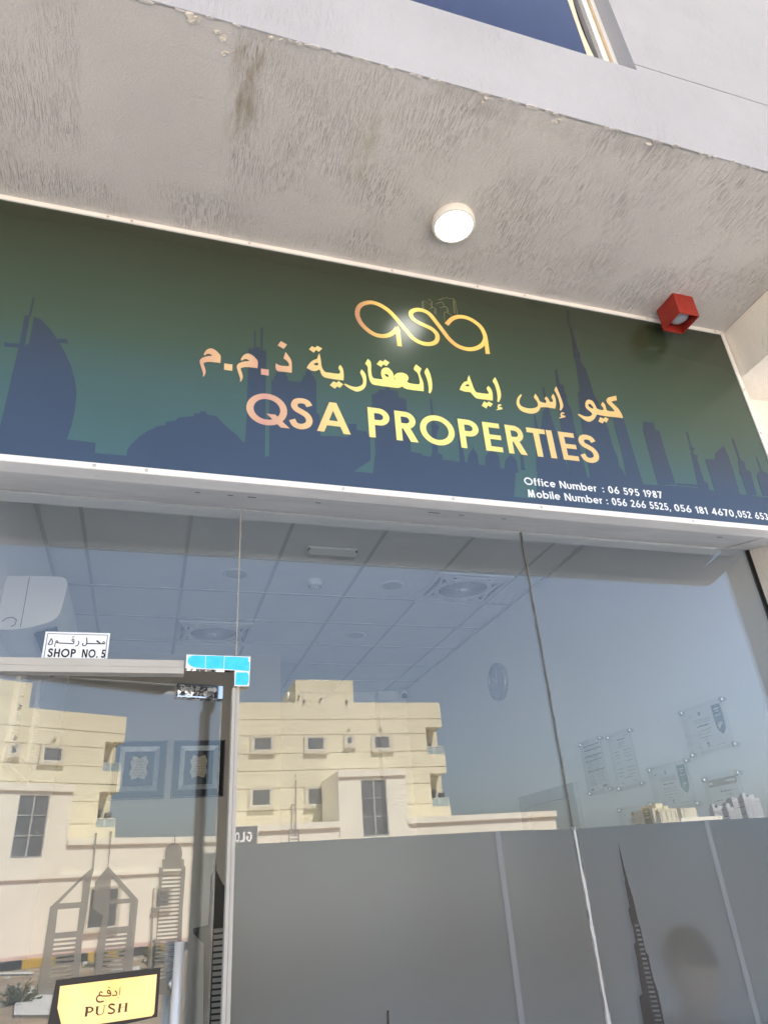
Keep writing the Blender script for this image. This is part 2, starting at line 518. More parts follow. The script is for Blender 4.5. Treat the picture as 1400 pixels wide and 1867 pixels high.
class MB:
    def __init__(s):
        s.b = bmesh.new()
    def box(s, x0, x1, y0, y1, z0, z1, mi=0):
        x0, x1 = sorted((x0, x1)); y0, y1 = sorted((y0, y1)); z0, z1 = sorted((z0, z1))
        v = [s.b.verts.new(p) for p in ((x0, y0, z0), (x1, y0, z0), (x1, y1, z0), (x0, y1, z0), (x0, y0, z1), (x1, y0, z1), (x1, y1, z1), (x0, y1, z1))]
        for f in ((0, 3, 2, 1), (4, 5, 6, 7), (0, 1, 5, 4), (1, 2, 6, 5), (2, 3, 7, 6), (3, 0, 4, 7)):
            s.b.faces.new([v[i] for i in f]).material_index = mi
        return s
    def hexa(s, lo, hi, mi=0):      # two quads, corner to corner
        a = [s.b.verts.new(p) for p in lo]; c = [s.b.verts.new(p) for p in hi]
        n = len(a)
        s.b.faces.new(a[::-1]).material_index = mi
        s.b.faces.new(c).material_index = mi
        for i in range(n):
            s.b.faces.new((a[i], a[(i + 1) % n], c[(i + 1) % n], c[i])).material_index = mi
        return s
    def cyl(s, p0, p1, r0, r1=None, n=24, mi=0, smooth=True, caps=True):
        p0, p1 = Vector(p0), Vector(p1)
        r1 = r0 if r1 is None else r1
        d = (p1 - p0).normalized()
        u = d.orthogonal().normalized(); w_ = d.cross(u)
        A = [s.b.verts.new(p0 + (u * math.cos(t) + w_ * math.sin(t)) * r0) for t in [2 * math.pi * i / n for i in range(n)]]
        B = [s.b.verts.new(p1 + (u * math.cos(t) + w_ * math.sin(t)) * r1) for t in [2 * math.pi * i / n for i in range(n)]]
        for i in range(n):
            f = s.b.faces.new((A[i], A[(i + 1) % n], B[(i + 1) % n], B[i])); f.smooth = smooth; f.material_index = mi
        if caps:
            s.b.faces.new(A[::-1]).material_index = mi
            s.b.faces.new(B).material_index = mi
        return s
    def lathe(s, c, axis, prof, n=32, mi=0, smooth=True):   # prof: (radius, height along axis)
        c = Vector(c); d = Vector(axis).normalized()
        u = d.orthogonal().normalized(); w_ = d.cross(u)
        rings = []
        for r, h in prof:
            if r < 1e-6:
                rings.append([s.b.verts.new(c + d * h)])
            else:
                rings.append([s.b.verts.new(c + d * h + (u * math.cos(2 * math.pi * i / n) + w_ * math.sin(2 * math.pi * i / n)) * r) for i in range(n)])
        for a, b_ in zip(rings, rings[1:]):
            for i in range(n):
                j = (i + 1) % n
                q = [a[i % len(a)], a[j % len(a)], b_[j % len(b_)], b_[i % len(b_)]]
                q = list(dict.fromkeys(q))
                if len(q) > 2:
                    f = s.b.faces.new(q); f.smooth = smooth; f.material_index = mi
        return s
    def tube(s, pts, r, n=8, mi=0):
        pts = [Vector(p) for p in pts]
        for a, b_ in zip(pts, pts[1:]):
            s.cyl(a, b_, r, r, n, mi)
        return s
    def grid(s, fn, nu, nv, mi=0, smooth=True):
        V = [[s.b.verts.new(fn(i / nu, j / nv)) for j in range(nv + 1)] for i in range(nu + 1)]
        for i in range(nu):
            for j in range(nv):
                f = s.b.faces.new((V[i][j], V[i + 1][j], V[i + 1][j + 1], V[i][j + 1])); f.smooth = smooth; f.material_index = mi
        return s
    def done(s, name, mats, parent=None, bevel=0, seg=2, normals=True):
        if bevel:
            bmesh.ops.bevel(s.b, geom=[e for e in s.b.edges], offset=bevel, segments=seg, affect='EDGES', profile=.5)
        if normals:
            bmesh.ops.recalc_face_normals(s.b, faces=s.b.faces)
        me = bpy.data.meshes.new(name)
        s.b.to_mesh(me)
        s.b.free()
        return link(name, me, mats, parent)
def box(name, mat, parent, x0, x1, y0, y1, z0, z1, bevel=0):
    return MB().box(x0, x1, y0, y1, z0, z1).done(name, mat, parent, bevel)

def plate(name, polys, fn, t, mat, parent, holes=()):
    """flat cut-out: union of 2-D polygons minus holes, t thick; fn(u, v, d) -> world point, d = height over the ground surface"""
    vs, fs = [], []
    for p in list(polys) + list(holes):
        i0 = len(vs)
        if sum(a[0] * b_[1] - b_[0] * a[1] for a, b_ in zip(p, list(p[1:]) + [p[0]])) < 0:
            p = list(p)[::-1]
        vs += [Vector((q[0] * 997, q[1] * 997)) for q in p]
        fs.append(list(range(i0, i0 + len(p))))
    npol = len(polys)
    V, E_, F, ov, oe, of = delaunay_2d_cdt(vs, [], fs, 0, 2e-3)
    V = [v / 997 for v in V]
    b = bmesh.new()
    top = [b.verts.new(fn(v.x, v.y, t)) for v in V]
    bot = {}
    def B_(i):
        if i not in bot:
            bot[i] = b.verts.new(fn(V[i].x, V[i].y, 0))
        return bot[i]
    cnt = {}
    for f, o in zip(F, of):
        if not any(k < npol for k in o) or any(k >= npol for k in o):
            continue
        b.faces.new([top[i] for i in f])
        for i in range(len(f)):
            e = (f[i], f[(i + 1) % len(f)])
            cnt.setdefault(tuple(sorted(e)), []).append(e)
    for k, e in cnt.items():
        if len(e) == 1:
            i, j = e[0]
            b.faces.new((top[j], top[i], B_(i), B_(j)))
    for v in [v for v in b.verts if not v.link_faces]:
        b.verts.remove(v)
    bmesh.ops.recalc_face_normals(b, faces=b.faces)
    me = bpy.data.meshes.new(name)
    b.to_mesh(me)
    b.free()
    return link(name, me, mat, parent)
def smooth_poly(p, sub=4, ang=52):
    """Catmull-Rom through the outline, sharp corners kept"""
    n = len(p)
    P = [Vector(q) for q in p]
    sharp = []
    for i in range(n):
        a = P[i] - P[i - 1]; c = P[(i + 1) % n] - P[i]
        sharp.append(a.length < 1e-9 or c.length < 1e-9 or a.angle(c) > R(ang))
    out = []
    for i in range(n):
        p1, p2 = P[i], P[(i + 1) % n]
        p0 = p1 + (p1 - p2) * .0 if sharp[i] else P[i - 1]
        p3 = p2 if sharp[(i + 1) % n] else P[(i + 2) % n]
        m1 = (p2 - p1) if sharp[i] else (p2 - P[i - 1]) * .5
        m2 = (p2 - p1) if sharp[(i + 1) % n] else (p3 - p1) * .5
        L = (p2 - p1).length
        for m in (m1, m2):
            if m.length > 1.3 * L:
                m *= 1.3 * L / m.length
        for k in range(sub):
            s_ = k / sub
            h00 = 2 * s_**3 - 3 * s_**2 + 1; h10 = s_**3 - 2 * s_**2 + s_; h01 = -2 * s_**3 + 3 * s_**2; h11 = s_**3 - s_**2
            out.append(tuple(p1 * h00 + m1 * h10 + p2 * h01 + m2 * h11))
    return out
def smooth_line(p, sub=6):
    P = [Vector(q) for q in p]
    out = []
    for i in range(len(P) - 1):
        p1, p2 = P[i], P[i + 1]
        m1 = (p2 - P[i - 1]) * .5 if i else (p2 - p1)
        m2 = (P[i + 2] - p1) * .5 if i + 2 < len(P) else (p2 - p1)
        for k in range(sub):
            s_ = k / sub
            out.append(p1 * (2 * s_**3 - 3 * s_**2 + 1) + m1 * (s_**3 - 2 * s_**2 + s_) + p2 * (-2 * s_**3 + 3 * s_**2) + m2 * (s_**3 - s_**2))
    out.append(P[-1])
    return out
def ribbon(pts, w_):
    """a pen stroke as quads; w_ number or list of widths"""
    P = [Vector(q) for q in pts]
    n = len(P)
    W_ = w_ if isinstance(w_, (list, tuple)) else [w_] * n
    L, Rr = [], []
    for i in range(n):
        a = (P[i] - P[i - 1]).normalized() if i else (P[1] - P[0]).normalized()
        c = (P[i + 1] - P[i]).normalized() if i < n - 1 else a
        d = (a + c)
        d = d.normalized() if d.length > 1e-6 else a
        nn = Vector((-d.y, d.x))
        k = 1 / max(.55, abs(nn.dot(Vector((-a.y, a.x)))))
        L.append(P[i] + nn * W_[i] * .5 * k); Rr.append(P[i] - nn * W_[i] * .5 * k)
    out = []
    for i in range(n - 1):
        for t_ in ((L[i], Rr[i], Rr[i + 1]), (L[i], Rr[i + 1], L[i + 1])):
            if abs((t_[1] - t_[0]).cross(t_[2] - t_[0])) > 1e-12:
                out.append([tuple(q) for q in t_])
    return out
def arc(cx, cy, rx, ry, a0, a1, n=18):
    return [(cx + rx * math.cos(R(a0 + (a1 - a0) * i / n)), cy + ry * math.sin(R(a0 + (a1 - a0) * i / n))) for i in range(n + 1)]
def rect(x0, y0, x1, y1):
    return [(x0, y0), (x1, y0), (x1, y1), (x0, y1)]

# ---- geometric sans alphabet, cap height 1: glyph(ch, pen) -> (polygons, width)
def glyph(ch, w_):
    h = w_ / 2
    P = []
    st = lambda pts, ww=w_: P.extend(ribbon(pts, ww))
    rc = lambda *a: P.append(rect(*a))
    X = .72
    if ch in 'OQ0':
        W = {'O': 1.02, 'Q': 1.08, '0': .58}[ch]
        Wc = 1.02 if ch == 'Q' else W
        st(arc(Wc / 2, .5, (Wc - w_) / 2, (1.02 - w_) / 2, 0, 360, 36))
        if ch == 'Q':
            P.append([(.50, .36), (.72, .36), (1.08, -.03), (.86, -.03)])
    elif ch == 'S':
        W = .60
        st(smooth_line([(.515, .77), (.45, .885), (.31, .925), (.165, .88), (.11, .75), (.165, .635), (.30, .555), (.44, .46), (.505, .30), (.45, .15), (.29, .075), (.13, .12), (.05, .27)], 5), w_ * .98)
    elif ch == 'A':
        W = .92; k = 1.12 * w_
        P.append([(0, 0), (k, 0), (W / 2 + k * .5, 1), (W / 2 - k * .5, 1)])
        P.append([(W - k, 0), (W, 0), (W / 2 + k * .5, 1), (W / 2 - k * .5, 1)])
        rc(.2, .22, W - .2, .22 + w_ * .95)
    elif ch in 'PR':
        W = .60 if ch == 'P' else .63
        rc(0, 0, w_, 1)
        r = .29 - h * .0
        cy = 1 - r
        st([(h, 1 - h)] + arc(.30, cy, .30 - h, r - h, 90, -90, 16) + [(h, 1 - 2 * r + h)])
        if ch == 'R':
            P.append([(.20, .46), (.20 + w_ * 1.25, .46), (W, 0), (W - w_ * 1.25, 0)])
    elif ch == 'E':
        W = .53
        rc(0, 0, w_, 1); rc(0, 0, W, w_ * .95); rc(0, 1 - w_ * .95, W, 1); rc(0, .5 - h * .9, W, .5 + h * .9)
    elif ch == 'T':
        W = .58
        rc(0, 1 - w_ * .95, W, 1); rc(W / 2 - h, 0, W / 2 + h, 1)
    elif ch == 'I':
        W = w_
        rc(0, 0, w_, 1)
    elif ch == 'H':
        W = .68
        rc(0, 0, w_, 1); rc(W - w_, 0, W, 1); rc(0, .5 - h, W, .5 + h)
    elif ch == 'L':
        W = .5
        rc(0, 0, w_, 1); rc(0, 0, W, w_)
    elif ch == 'G':
        W = .66
        st(arc(W / 2, .5, (W - w_) / 2, (1 - w_) / 2, 50, 330, 24)); rc(W * .55, .38, W, .38 + w_); rc(W - w_, .2, W, .45)
    elif ch == 'B':
        W = .6
        rc(0, 0, w_, 1); st([(h, 1 - h)] + arc(.3, .75, .28 - h, .26 - h, 90, -90) + [(h, .5)]); st([(h, .5)] + arc(.32, .26, .28 - h, .26 - h, 90, -90) + [(h, h)])
    elif ch == 'N':
        W = .76
        rc(0, 0, w_, 1); rc(W - w_, 0, W, 1); P.append([(0, 1), (w_ * 1.15, 1), (W, 0), (W - w_ * 1.15, 0)])
    elif ch == 'M':
        W = .92
        P.append([(.06, 0), (.06 + w_, 0), (.15 + w_, 1), (.15, 1)]); P.append([(W - .06, 0), (W - .06 - w_, 0), (W - .15 - w_, 1), (W - .15, 1)])
        P.append([(.15, 1), (.15 + w_ * 1.1, 1), (W / 2 + h, 0), (W / 2 - h, 0)]); P.append([(W - .15, 1), (W - .15 - w_ * 1.1, 1), (W / 2 - h, 0), (W / 2 + h, 0)])
    elif ch in 'oceb':
        W = .66 if ch != 'c' else .60
        c_ = (.33, X / 2); rx, ry = .33 - h, X / 2 - h + .01
        if ch in 'ob':
            st(arc(*c_, rx, ry, 0, 360, 30))
            if ch == 'b':
                rc(0, 0, w_ * .95, 1.03)
        elif ch == 'c':
            st(arc(*c_, rx, ry, 42, 318, 24))
        else:
            st(arc(*c_, rx, ry, 0, 318, 26)); rc(h, X / 2 - h * .8, .66 - h * .4, X / 2 + h * .8)
    elif ch == 'f':
        W = .34
        st([(.13, 0), (.13, .80)] + arc(.13 + .13, .80, .13, .15, 180, 75, 8)); rc(0, X - w_ * .85, W * .95, X)
    elif ch == 'i':
        W = w_
        rc(0, 0, w_, X); P.append(arc(h, .9, h * 1.15, h * 1.15, 0, 330, 11))
    elif ch == 'l':
        W = w_
        rc(0, 0, w_, 1.03)
    elif ch == 'u':
        W = .56
        st([(h, X)] + arc(.28, .27, .28 - h, .28 - h, 180, 360, 16) + [(W - h, X)])
    elif ch == 'm':
        W = .98
        rc(0, 0, w_, X); r = (W - w_) / 4
        st(arc(h + r, X - r - h + .01, r, r, 180, 0, 14) + [(h + 2 * r, 0)]); st(arc(h + 3 * r, X - r - h + .01, r, r, 180, 0, 14) + [(W - h, 0)])
    elif ch == 'r':
        W = .34
        rc(0, 0, w_, X); st(arc(h + .2, X - .2 - h, .2, .2, 180, 75, 10))
    elif ch == '1':
        W = .30
        rc(W - w_, 0, W, 1); P.append([(0, .80), (W - w_ * .5, 1), (W - w_ * .5, 1 - w_), (.02, .80 - w_ * .8)])
    elif ch == '2':
        W = .56
        st(arc(.28, .70, .27 - h, .30 - h, 170, -25, 16) + [(.06, h * 1.1)]); rc(0, 0, W, w_ * .95)
    elif ch == '3':
        W = .54
        st(arc(.26, .745, .25 - h, .265 - h, 160, -85, 16)); st(arc(.26, .275, .28 - h, .285 - h, 88, -165, 18))
    elif ch == '4':
        W = .64
        P.append([(.40, 1), (.40 + w_, 1), (w_ * 1.15, .24), (0, .24)]); rc(0, .2, W, .2 + w_ * .9); rc(.38, 0, .38 + w_, .98)
    elif ch == '5':
        W = .56
        rc(.12, 1 - w_ * .95, .52, 1); P.append([(.12, 1), (.12 + w_ * .9, 1), (.05 + w_ * .9, .45), (.05, .45)]); st(arc(.27, .32, .29 - h, .33 - h, 128, -160, 22))
    elif ch in '69':
        W = .62
        q = []
        q += ribbon(arc(.31, .31, .31 - h, .32 - h, 0, 360, 28), w_)
        q.append([(.36, 1), (.36 + w_ * 1.1, 1), (w_ * .95, .36), (.015, .36)])
        if ch == '9':
            q = [[(W - a, 1 - b_) for a, b_ in f] for f in q]
        P.extend(q)
    elif ch == '7':
        W = .56
        rc(0, 1 - w_ * .95, W, 1); P.append([(W - w_ * 1.2, 1), (W, 1), (.12 + w_, 0), (.10, 0)])
    elif ch == '8':
        W = .56
        st(arc(.28, .75, .245 - h, .26 - h, 0, 360, 24)); st(arc(.28, .275, .28 - h, .285 - h, 0, 360, 26))
    elif ch == ':':
        W = w_
        P.append(arc(h, .12, h * 1.1, h * 1.1, 0, 330, 11)); P.append(arc(h, .6, h * 1.1, h * 1.1, 0, 330, 11))
    elif ch == '.':
        W = w_
        rc(0, 0, w_, w_)
    elif ch == ',':
        W = w_
        P.append([(.04, w_), (w_ + .03, w_), (w_ * .5, -.16), (-.04, -.16)])
    else:
        W = .30
    return P, W
def text_polys(s, x0, x1, z0, cap, pen=.17, gap=.10):
    """one run of words fitted between x0 and x1"""
    out, x = [], 0
    for ch in s:
        P, W = glyph(ch, pen)
        out += [[(x + a, b_) for a, b_ in f] for f in P]
        x += W + gap
    x -= gap
    k = (x1 - x0) / x
    return [[(x0 + a * k, z0 + b_ * cap) for a, b_ in f] for f in out]

def split_loose(o):
    bm_ = bmesh.new(); bm_.from_mesh(o.data); bm_.verts.ensure_lookup_table()
    seen, isl = set(), []
    for v in bm_.verts:
        if v.index in seen:
            continue
        st_, g = [v], set()
        while st_:
            q = st_.pop()
            if q.index in g:
                continue
            g.add(q.index); st_ += [e.other_vert(q) for e in q.link_edges]
        seen |= g; isl.append(g)
    for g in isl:
        b = bm_.copy(); b.verts.ensure_lookup_table()
        bmesh.ops.delete(b, geom=[v for v in b.verts if v.index not in g], context='VERTS')
        me = bpy.data.meshes.new(o.name.split('.')[0]); b.to_mesh(me); b.free()
        for m_ in o.data.materials:
            me.materials.append(m_)
        c = bpy.data.objects.new(o.name.split('.')[0], me); COL.objects.link(c); c.parent = o.parent; c.location = o.location
    bm_.free()
    bpy.data.objects.remove(o)
# ================================================================== THE SHOP BUILDING
ZS = 4.044          # soffit height
ZG, ZGT = 0.0, 2.898
XL, XR = -0.73, 2.754
YF = -1.181         # face of the upper wall
YSG = C0 * 0 - 0.317    # face of the sign
shop = thing('shop_building', 'white scratched-stucco shop building whose upper floor overhangs the dark green sign', 'building', (1, 2.5, -.5))
# soffit: a fine sheet with a ragged, chipped outer edge
def soffit():
    m = MB()
    nx, ny = 260, 14
    def f(u, v):
        x = -4.5 + 9.5 * u
        y = YF + .006 + (-.256 - YF) * v
        z = ZS
        if v == 0:
            y += random.uniform(0, .004)
        return (x, y, z)
    m.grid(f, nx, ny, smooth=False)
    m.box(-14, -4.5, YF + .006, -.25, ZS, ZS + .05).box(5.0, 14, YF + .006, -.25, ZS, ZS + .05)
    m.box(-4.5, 5.0, YF + .0062, -.25, ZS + .004, ZS + .05)
    return m.done('soffit', M['soffit'], shop)
soffit()
# ragged crust of mortar along the edge
def crust():
    m = MB()
    x = -1.0
    while x < 2.9:
        L = random.uniform(.012, .07)
        if random.random() < .62:
            d = random.uniform(.002, .006)
            y0 = YF + random.uniform(-.002, .004)
            pts = []
            n = random.randint(5, 8)
            for i in range(n):
                a = 2 * math.pi * i / n
                pts.append((x + L * .5 + math.cos(a) * L * .5 * random.uniform(.6, 1.1), y0 + .004 + math.sin(a) * random.uniform(.002, .010), 0))
            m.hexa([(p[0], p[1], ZS + .002) for p in pts], [(p[0], p[1], ZS - d) for p in pts])
        x += L * random.uniform(.6, 1.5)
    o = m.done('mortar_crust', M['soffit'], shop)
    o['kind'] = 'stuff'
crust()
# flaking patches of plaster near the edge of the soffit
def flakes():
    m = MB()
    for (px_, py_, n, sc) in ((345, 32, 4, .018), (398, 66, 3, .015), (415, 98, 2, .010), (505, 62, 3, .011), (880, 180, 3, .012), (1010, 222, 3, .011), (1180, 262, 2, .010)):
        p = on_z(px_, py_, ZS)
        for k in range(n):
            c = (p.x + random.uniform(-1, 1) * sc * 1.6, max(YF + .012, p.y + random.uniform(-1, 1) * sc))
            k_ = random.randint(5, 7)
            pts = [(c[0] + math.cos(6.283 * i / k_) * sc * random.uniform(.4, 1.0), c[1] + math.sin(6.283 * i / k_) * sc * random.uniform(.25, .7)) for i in range(k_)]
            m.hexa([(a, b_, ZS + .001) for a, b_ in pts], [(a + .002, b_, ZS - random.uniform(.001, .007)) for a, b_ in pts])
    split_loose(m.done('plaster_flake', plain('flaked_plaster', (.70, .65, .57), .9, .2, var=.1, scale=30, bmp=.4, bscale=150), shop))
flakes()
WX1, WZ0 = 1.737, 4.532
fa = MB()
fa.box(-14, 14, YF, YF + .14, ZS + .0515, WZ0).box(-14, 14, YF, YF + .0055, ZS - .0005, ZS + .0513)
fa.box(WX1, 14, YF, YF + .14, WZ0, 4.573).box(WX1, 14, YF + .012, YF + .14, 4.573, 4.581).box(WX1, 14, YF, YF + .14, 4.581, 6.8)
fa.box(-14, -1.9, YF, YF + .14, WZ0, 6.8).box(-1.9, WX1, YF, YF + .14, 6.2, 6.8)
fa.done('fascia_wall', M['fascia'], shop)
box('groove_filler', plain('tan_groove', (.50, .45, .36), .9, .2), shop, WX1 + .002, 13.9, YF + .008, YF + .0118, 4.5735, 4.5805)
up = MB()
up.box(-14, 14, YF + .142, 8, ZS + .052, 4.5).box(-14, 14, YF + .34, 8, 4.5, 6.8)
up.done('upper_wall', M['wall'], shop)
box('roof', M['concrete'], shop, -14.2, 14.2, YF - .1, 8.2, 6.802, 7.0)  # unseen top, kept low so sunlight lands near the front and bounces back
# upper window with its torn protective film
uwin = box('upper_window', M['frame_white'], shop, 1.66, WX1 - .002, YF + .07, YF + .14, WZ0 + .002, 6.198)
MB().box(-1.89, 1.66, YF + .10, YF + .115, WZ0 + .002, 6.198).done('pane', M['mirror_blue'], uwin)
def torn():
    m = MB()
    n = 26
    top = []
    for i in range(n + 1):
        z = WZ0 + .004 + 1.6 * i / n
        wv = .010 + .022 * max(0, math.sin(i * .33 + 2.2)) + random.uniform(0, .003)
        top.append((1.606, 1.616 + wv, z, YF + .084 - .012 * math.sin(i * .33 + 2.2)))
    for a, b_ in zip(top, top[1:]):
        m.hexa([(a[0], YF + .098, a[2]), (a[1], a[3], a[2]), (b_[1], b_[3], b_[2]), (b_[0], YF + .098, b_[2])],
               [(a[0], YF + .0995, a[2]), (a[1], a[3] + .002, a[2]), (b_[1], b_[3] + .002, b_[2]), (b_[0], YF + .0995, b_[2])])
    return m.done('torn_film', plain('yellowed_film', (.78, .70, .52), .6, .3, var=.08, scale=12), uwin)
torn()
box('sealant_bead', plain('tan_sealant', (.55, .42, .26), .7, .3), uwin, 1.688, 1.698, YF + .060, YF + .0695, WZ0 + .003, 6.19)
box('window_bead', plain('grey_bead', (.30, .29, .27), .6, .4), uwin, 1.640, 1.658, YF + .075, YF + .099, WZ0 + .003, 6.19)
# masses to both sides, beam and pillar
box('pillar', M['pillar'], shop, XR, 14, -.175, 7.9, -.5, ZS - .004)
box('beam', M['pillar'], shop, XR + .0008, 14, YF + .005, -.1752, 3.735, ZS - .002)
lm = MB()
lm.box(-14, XL - .30, -.175, 7.9, -.5, ZS - .004).box(XL - .30, XL, .06, 7.9, -.5, ZS - .004)
lm.done('side_wall', M['wall'], shop)
box('back_wall', M['wall'], shop, XL, XR, 5.45, 7.9, -.5, ZS - .004)
# room
ZC = 3.527
YB = 5.32
rm = MB()
rm.box(XR - .008, XR - .0005, .012, YB, ZG, ZC).box(XL + .0005, XL + .008, .012, YB, ZG, ZC)
rm.box(1.10, XR - .008, YB, YB + .1, ZG, ZC)
rm.box(XL + .008, XR - .008, .012, .09, ZGT + .005, ZC)
rm.done('interior_wall', M['inner'], shop)
box('interior_partition', M['inner_grey'], shop, XL + .008, 1.10, 3.99, 4.10, ZG, ZC)
box('interior_pilaster', M['inner'], shop, 2.42, XR - .008, 5.18, YB, ZG, ZC - .02)
box('interior_floor', M['floor'], shop, XL, XR, .012, YB, -.06, ZG)
box('ceiling', M['tile'], shop, XL, XR, .0, 5.44, ZC, ZC + .05)
tb = MB()
for k in range(-3, 13):
    x = -.484 + .5985 * k
    if XL < x < XR:
        tb.box(x - .011, x + .011, .09, YB, ZC - .004, ZC)
for k in range(10):
    y = .02 + .6 * k + .598
    if y < YB:
        tb.box(XL + .01, XR - .01, y - .011, y + .011, ZC - .0055, ZC - .0005)
tb.box(XR - .03, XR - .009, .09, YB, ZC - .012, ZC - .001).box(XL + .009, XL + .03, .09, 3.99, ZC - .012, ZC - .001)
tb.done('ceiling_grid', M['tbar'], shop)
# doorway casing on the right interior wall
dc = MB()
p0, p1 = on_x(985, 1465, XR), on_x(1020, 1458, XR)
dc.box(XR - .045, XR - .009, 1.92, 2.02, ZG, 1.99).box(XR - .045, XR - .009, 2.62, 2.72, ZG, 1.99).box(XR - .045, XR - .009, 1.92, 2.72, 1.99, 2.07)
dcase = dc.done('doorway_casing', plain('grey_casing', (.42, .43, .44), .6, .3), shop)
box('door_leaf', M['inner_grey'], dcase, XR - .02, XR - .0095, 2.021, 2.619, ZG + .01, 1.985)

# plinth pavement, added bounce sheet, ground
def struct(o, kind='structure'):
    o['kind'] = kind
    return o
struct(MB().box(-14, 14, -5.2, .0, -.5, -.004).done('pavement', plain('pale_pavement', (.62, .61, .59), .85, .25, var=.08, scale=2.5), None))
struct(MB().box(-30, 30, -9.5, -5.202, -.52, -.494).done('bounce_sheet', plain('pale_bounce_sheet', (.50, .48, .45), .9, .2, var=.08, scale=3), None))  # unseen pale sheet, added to throw sunlight up at the soffit
def ground():
    m = MB()
    v = [m.b.verts.new(p) for p in ((-2500, -2500, -.5), (2500, -2500, -.5), (2500, 2500, -.5), (-2500, 2500, -.5))]
    m.b.faces.new(v)
    return struct(m.done('ground', M['sand'], None))
ground()

# ================================================================== SIGN
SX0, SX1, SZ0, SZ1 = -.98, 2.746, 2.833, ZS - .001
sign = thing('shop_sign', 'long dark green shop sign with gold lettering and a city skyline, under the soffit', 'sign', (1, YSG, SZ0))
box('sign_panel', M['sign_bg'], sign, SX0 + .004, SX1 - .004, YSG, YSG + .06, SZ0 + .004, SZ1 - .004)
fw = .023
fr = MB()
fr.box(SX0, SX1, YSG - .006, YSG + .062, SZ1 - fw, SZ1)
fr.box(SX0, SX1, YSG - .006, YSG + .062, SZ0, SZ0 + fw)
fr.box(SX1 - fw, SX1, YSG - .0055, YSG + .062, SZ0 + fw, SZ1 - fw).box(SX0, SX0 + fw, YSG - .0055, YSG + .062, SZ0 + fw, SZ1 - fw)
fr.done('sign_frame', M['frame_white'], sign)
def screw(x, z):
    m = MB()
    m.lathe((x, YSG - .006, z), (0, -1, 0), [(.006, 0), (.006, .0012), (.0035, .0026), (0, .0028)], 12)
    return m.done('screw', M['steel'], sign)
SCREWS = [(197, 397), (241, 403), (455, 444.5), (715, 495), (870, 522), (957, 541.5), (1180, 583), (1303, 604), (1332, 630), (1361, 711), (1391, 790),
          (173, 846), (268, 854.5), (626, 889.5), (826, 907.5), (986, 922), (1262, 946)]
for q in SCREWS:
    p = on_y(*q, YSG - .006)
    zz = p.z
    if zz > 3.9: zz = SZ1 - fw * .5
    elif zz < 2.9: zz = SZ0 + fw * .5
    xx = p.x
    if 2.9 < zz < 3.98: xx = SX1 - fw * .5
    screw(min(xx, SX1 - .01), zz)
ups = MB()
ups.hexa([(SX0, YSG + .0625, SZ0 + .001), (2.60, YSG + .0625, SZ0 + .001), (2.60, -.004, ZGT), (SX0, -.004, ZGT)],
         [(SX0, YSG + .0625, SZ0 + .006), (2.60, YSG + .0625, SZ0 + .006), (2.60, -.004, ZGT + .005), (SX0, -.004, ZGT + .005)])
ups.hexa([(2.596, YSG + .0625, SZ0 - .001), (2.746, YSG + .0625, SZ0 - .001), (2.746, -.004, ZGT - .002), (2.62, -.004, ZGT - .002)],
         [(2.596, YSG + .0625, SZ0 + .0005), (2.746, YSG + .0625, SZ0 + .0005), (2.746, -.004, ZGT - .0005), (2.62, -.004, ZGT - .0005)])
ups.box(SX0, 2.746, YSG - .004, YSG + .062, SZ0 - .0015, SZ0 - .0003)
ups.done('underside_panel', M['panel'], sign)
dents = MB()
for (a, b_, L) in ((421, 886, .02), (360, 905, .016), (460, 888, .03), (790, 925, .05), (797, 935, .012), (840, 929, .02), (1300, 944, .03), (920, 955, .02), (580, 903, .02)):
    p = on_y(a, b_, -.2)
    t_ = (p.y + .317) / .313
    zz = SZ0 + (ZGT - SZ0) * max(0, (-.2 - YSG - .0625) / (.2505)) - .0006
    dents.box(p.x - L / 2, p.x + L / 2, -.2, -.197, zz - .0012, zz)
split_loose(dents.done('scuff_mark', plain('scuff', (.12, .115, .11), .7, .3), sign))

def sfn(u, v, d):
    return (u, YSG - d, v)
def sgn(off, s, pts):
    r = []
    for q in cr(off[0], off[1], s, pts):
        p = on_y(*q, YSG)
        r.append((p.x, p.z))
    return r
# printed skyline -- outlines measured on the sign's own plane
A3, A5, A4, A6 = ((0, 340), 2.0), ((340, 520), 1400 / 600), ((700, 500), 2.0), ((1150, 480), 3.592)
sky_p = []
def sk(A, pts):
    sky_p.append(sgn(A[0], A[1], pts))
sk(A3, [(-60, 960), (0, 885), (70, 585), (107, 574), (126, 475), (150, 484), (188, 525), (216, 566), (240, 610), (260, 655), (274, 705), (280, 755), (274, 815), (262, 870), (245, 922), (350, 935), (347, 972), (462, 982), (462, 1060), (-60, 1000)])
sk(A3, [(70, 588), (92, 470), (110, 472), (92, 578)])
sk(A3, [(106, 474), (122, 405), (128, 405), (114, 474)])
sk(A3, [(16, 569), (84, 575), (82, 587), (18, 583)])
sk(A3, [(212, 555), (248, 558), (248, 572), (216, 570)])
sk(A3, [(462, 982), (466, 958), (480, 940), (510, 912), (540, 892), (567, 880), (569, 876), (604, 870), (607, 858), (640, 855), (650, 843), (706, 838), (710, 827), (730, 828), (732, 820), (752, 822), (755, 831), (790, 838), (806, 856), (835, 884), (862, 905), (880, 925), (900, 940), (900, 1090), (462, 1060)])
sk(A5, [(248, 690), (258, 545), (264, 270), (288, 270), (290, 262), (310, 264), (312, 274), (340, 280), (334, 730), (352, 728), (352, 840), (248, 850)])
sk(A5, [(288, 264), (289, 194), (295, 194), (294, 264)])
sk(A5, [(316, 274), (317, 180), (325, 180), (324, 278)])
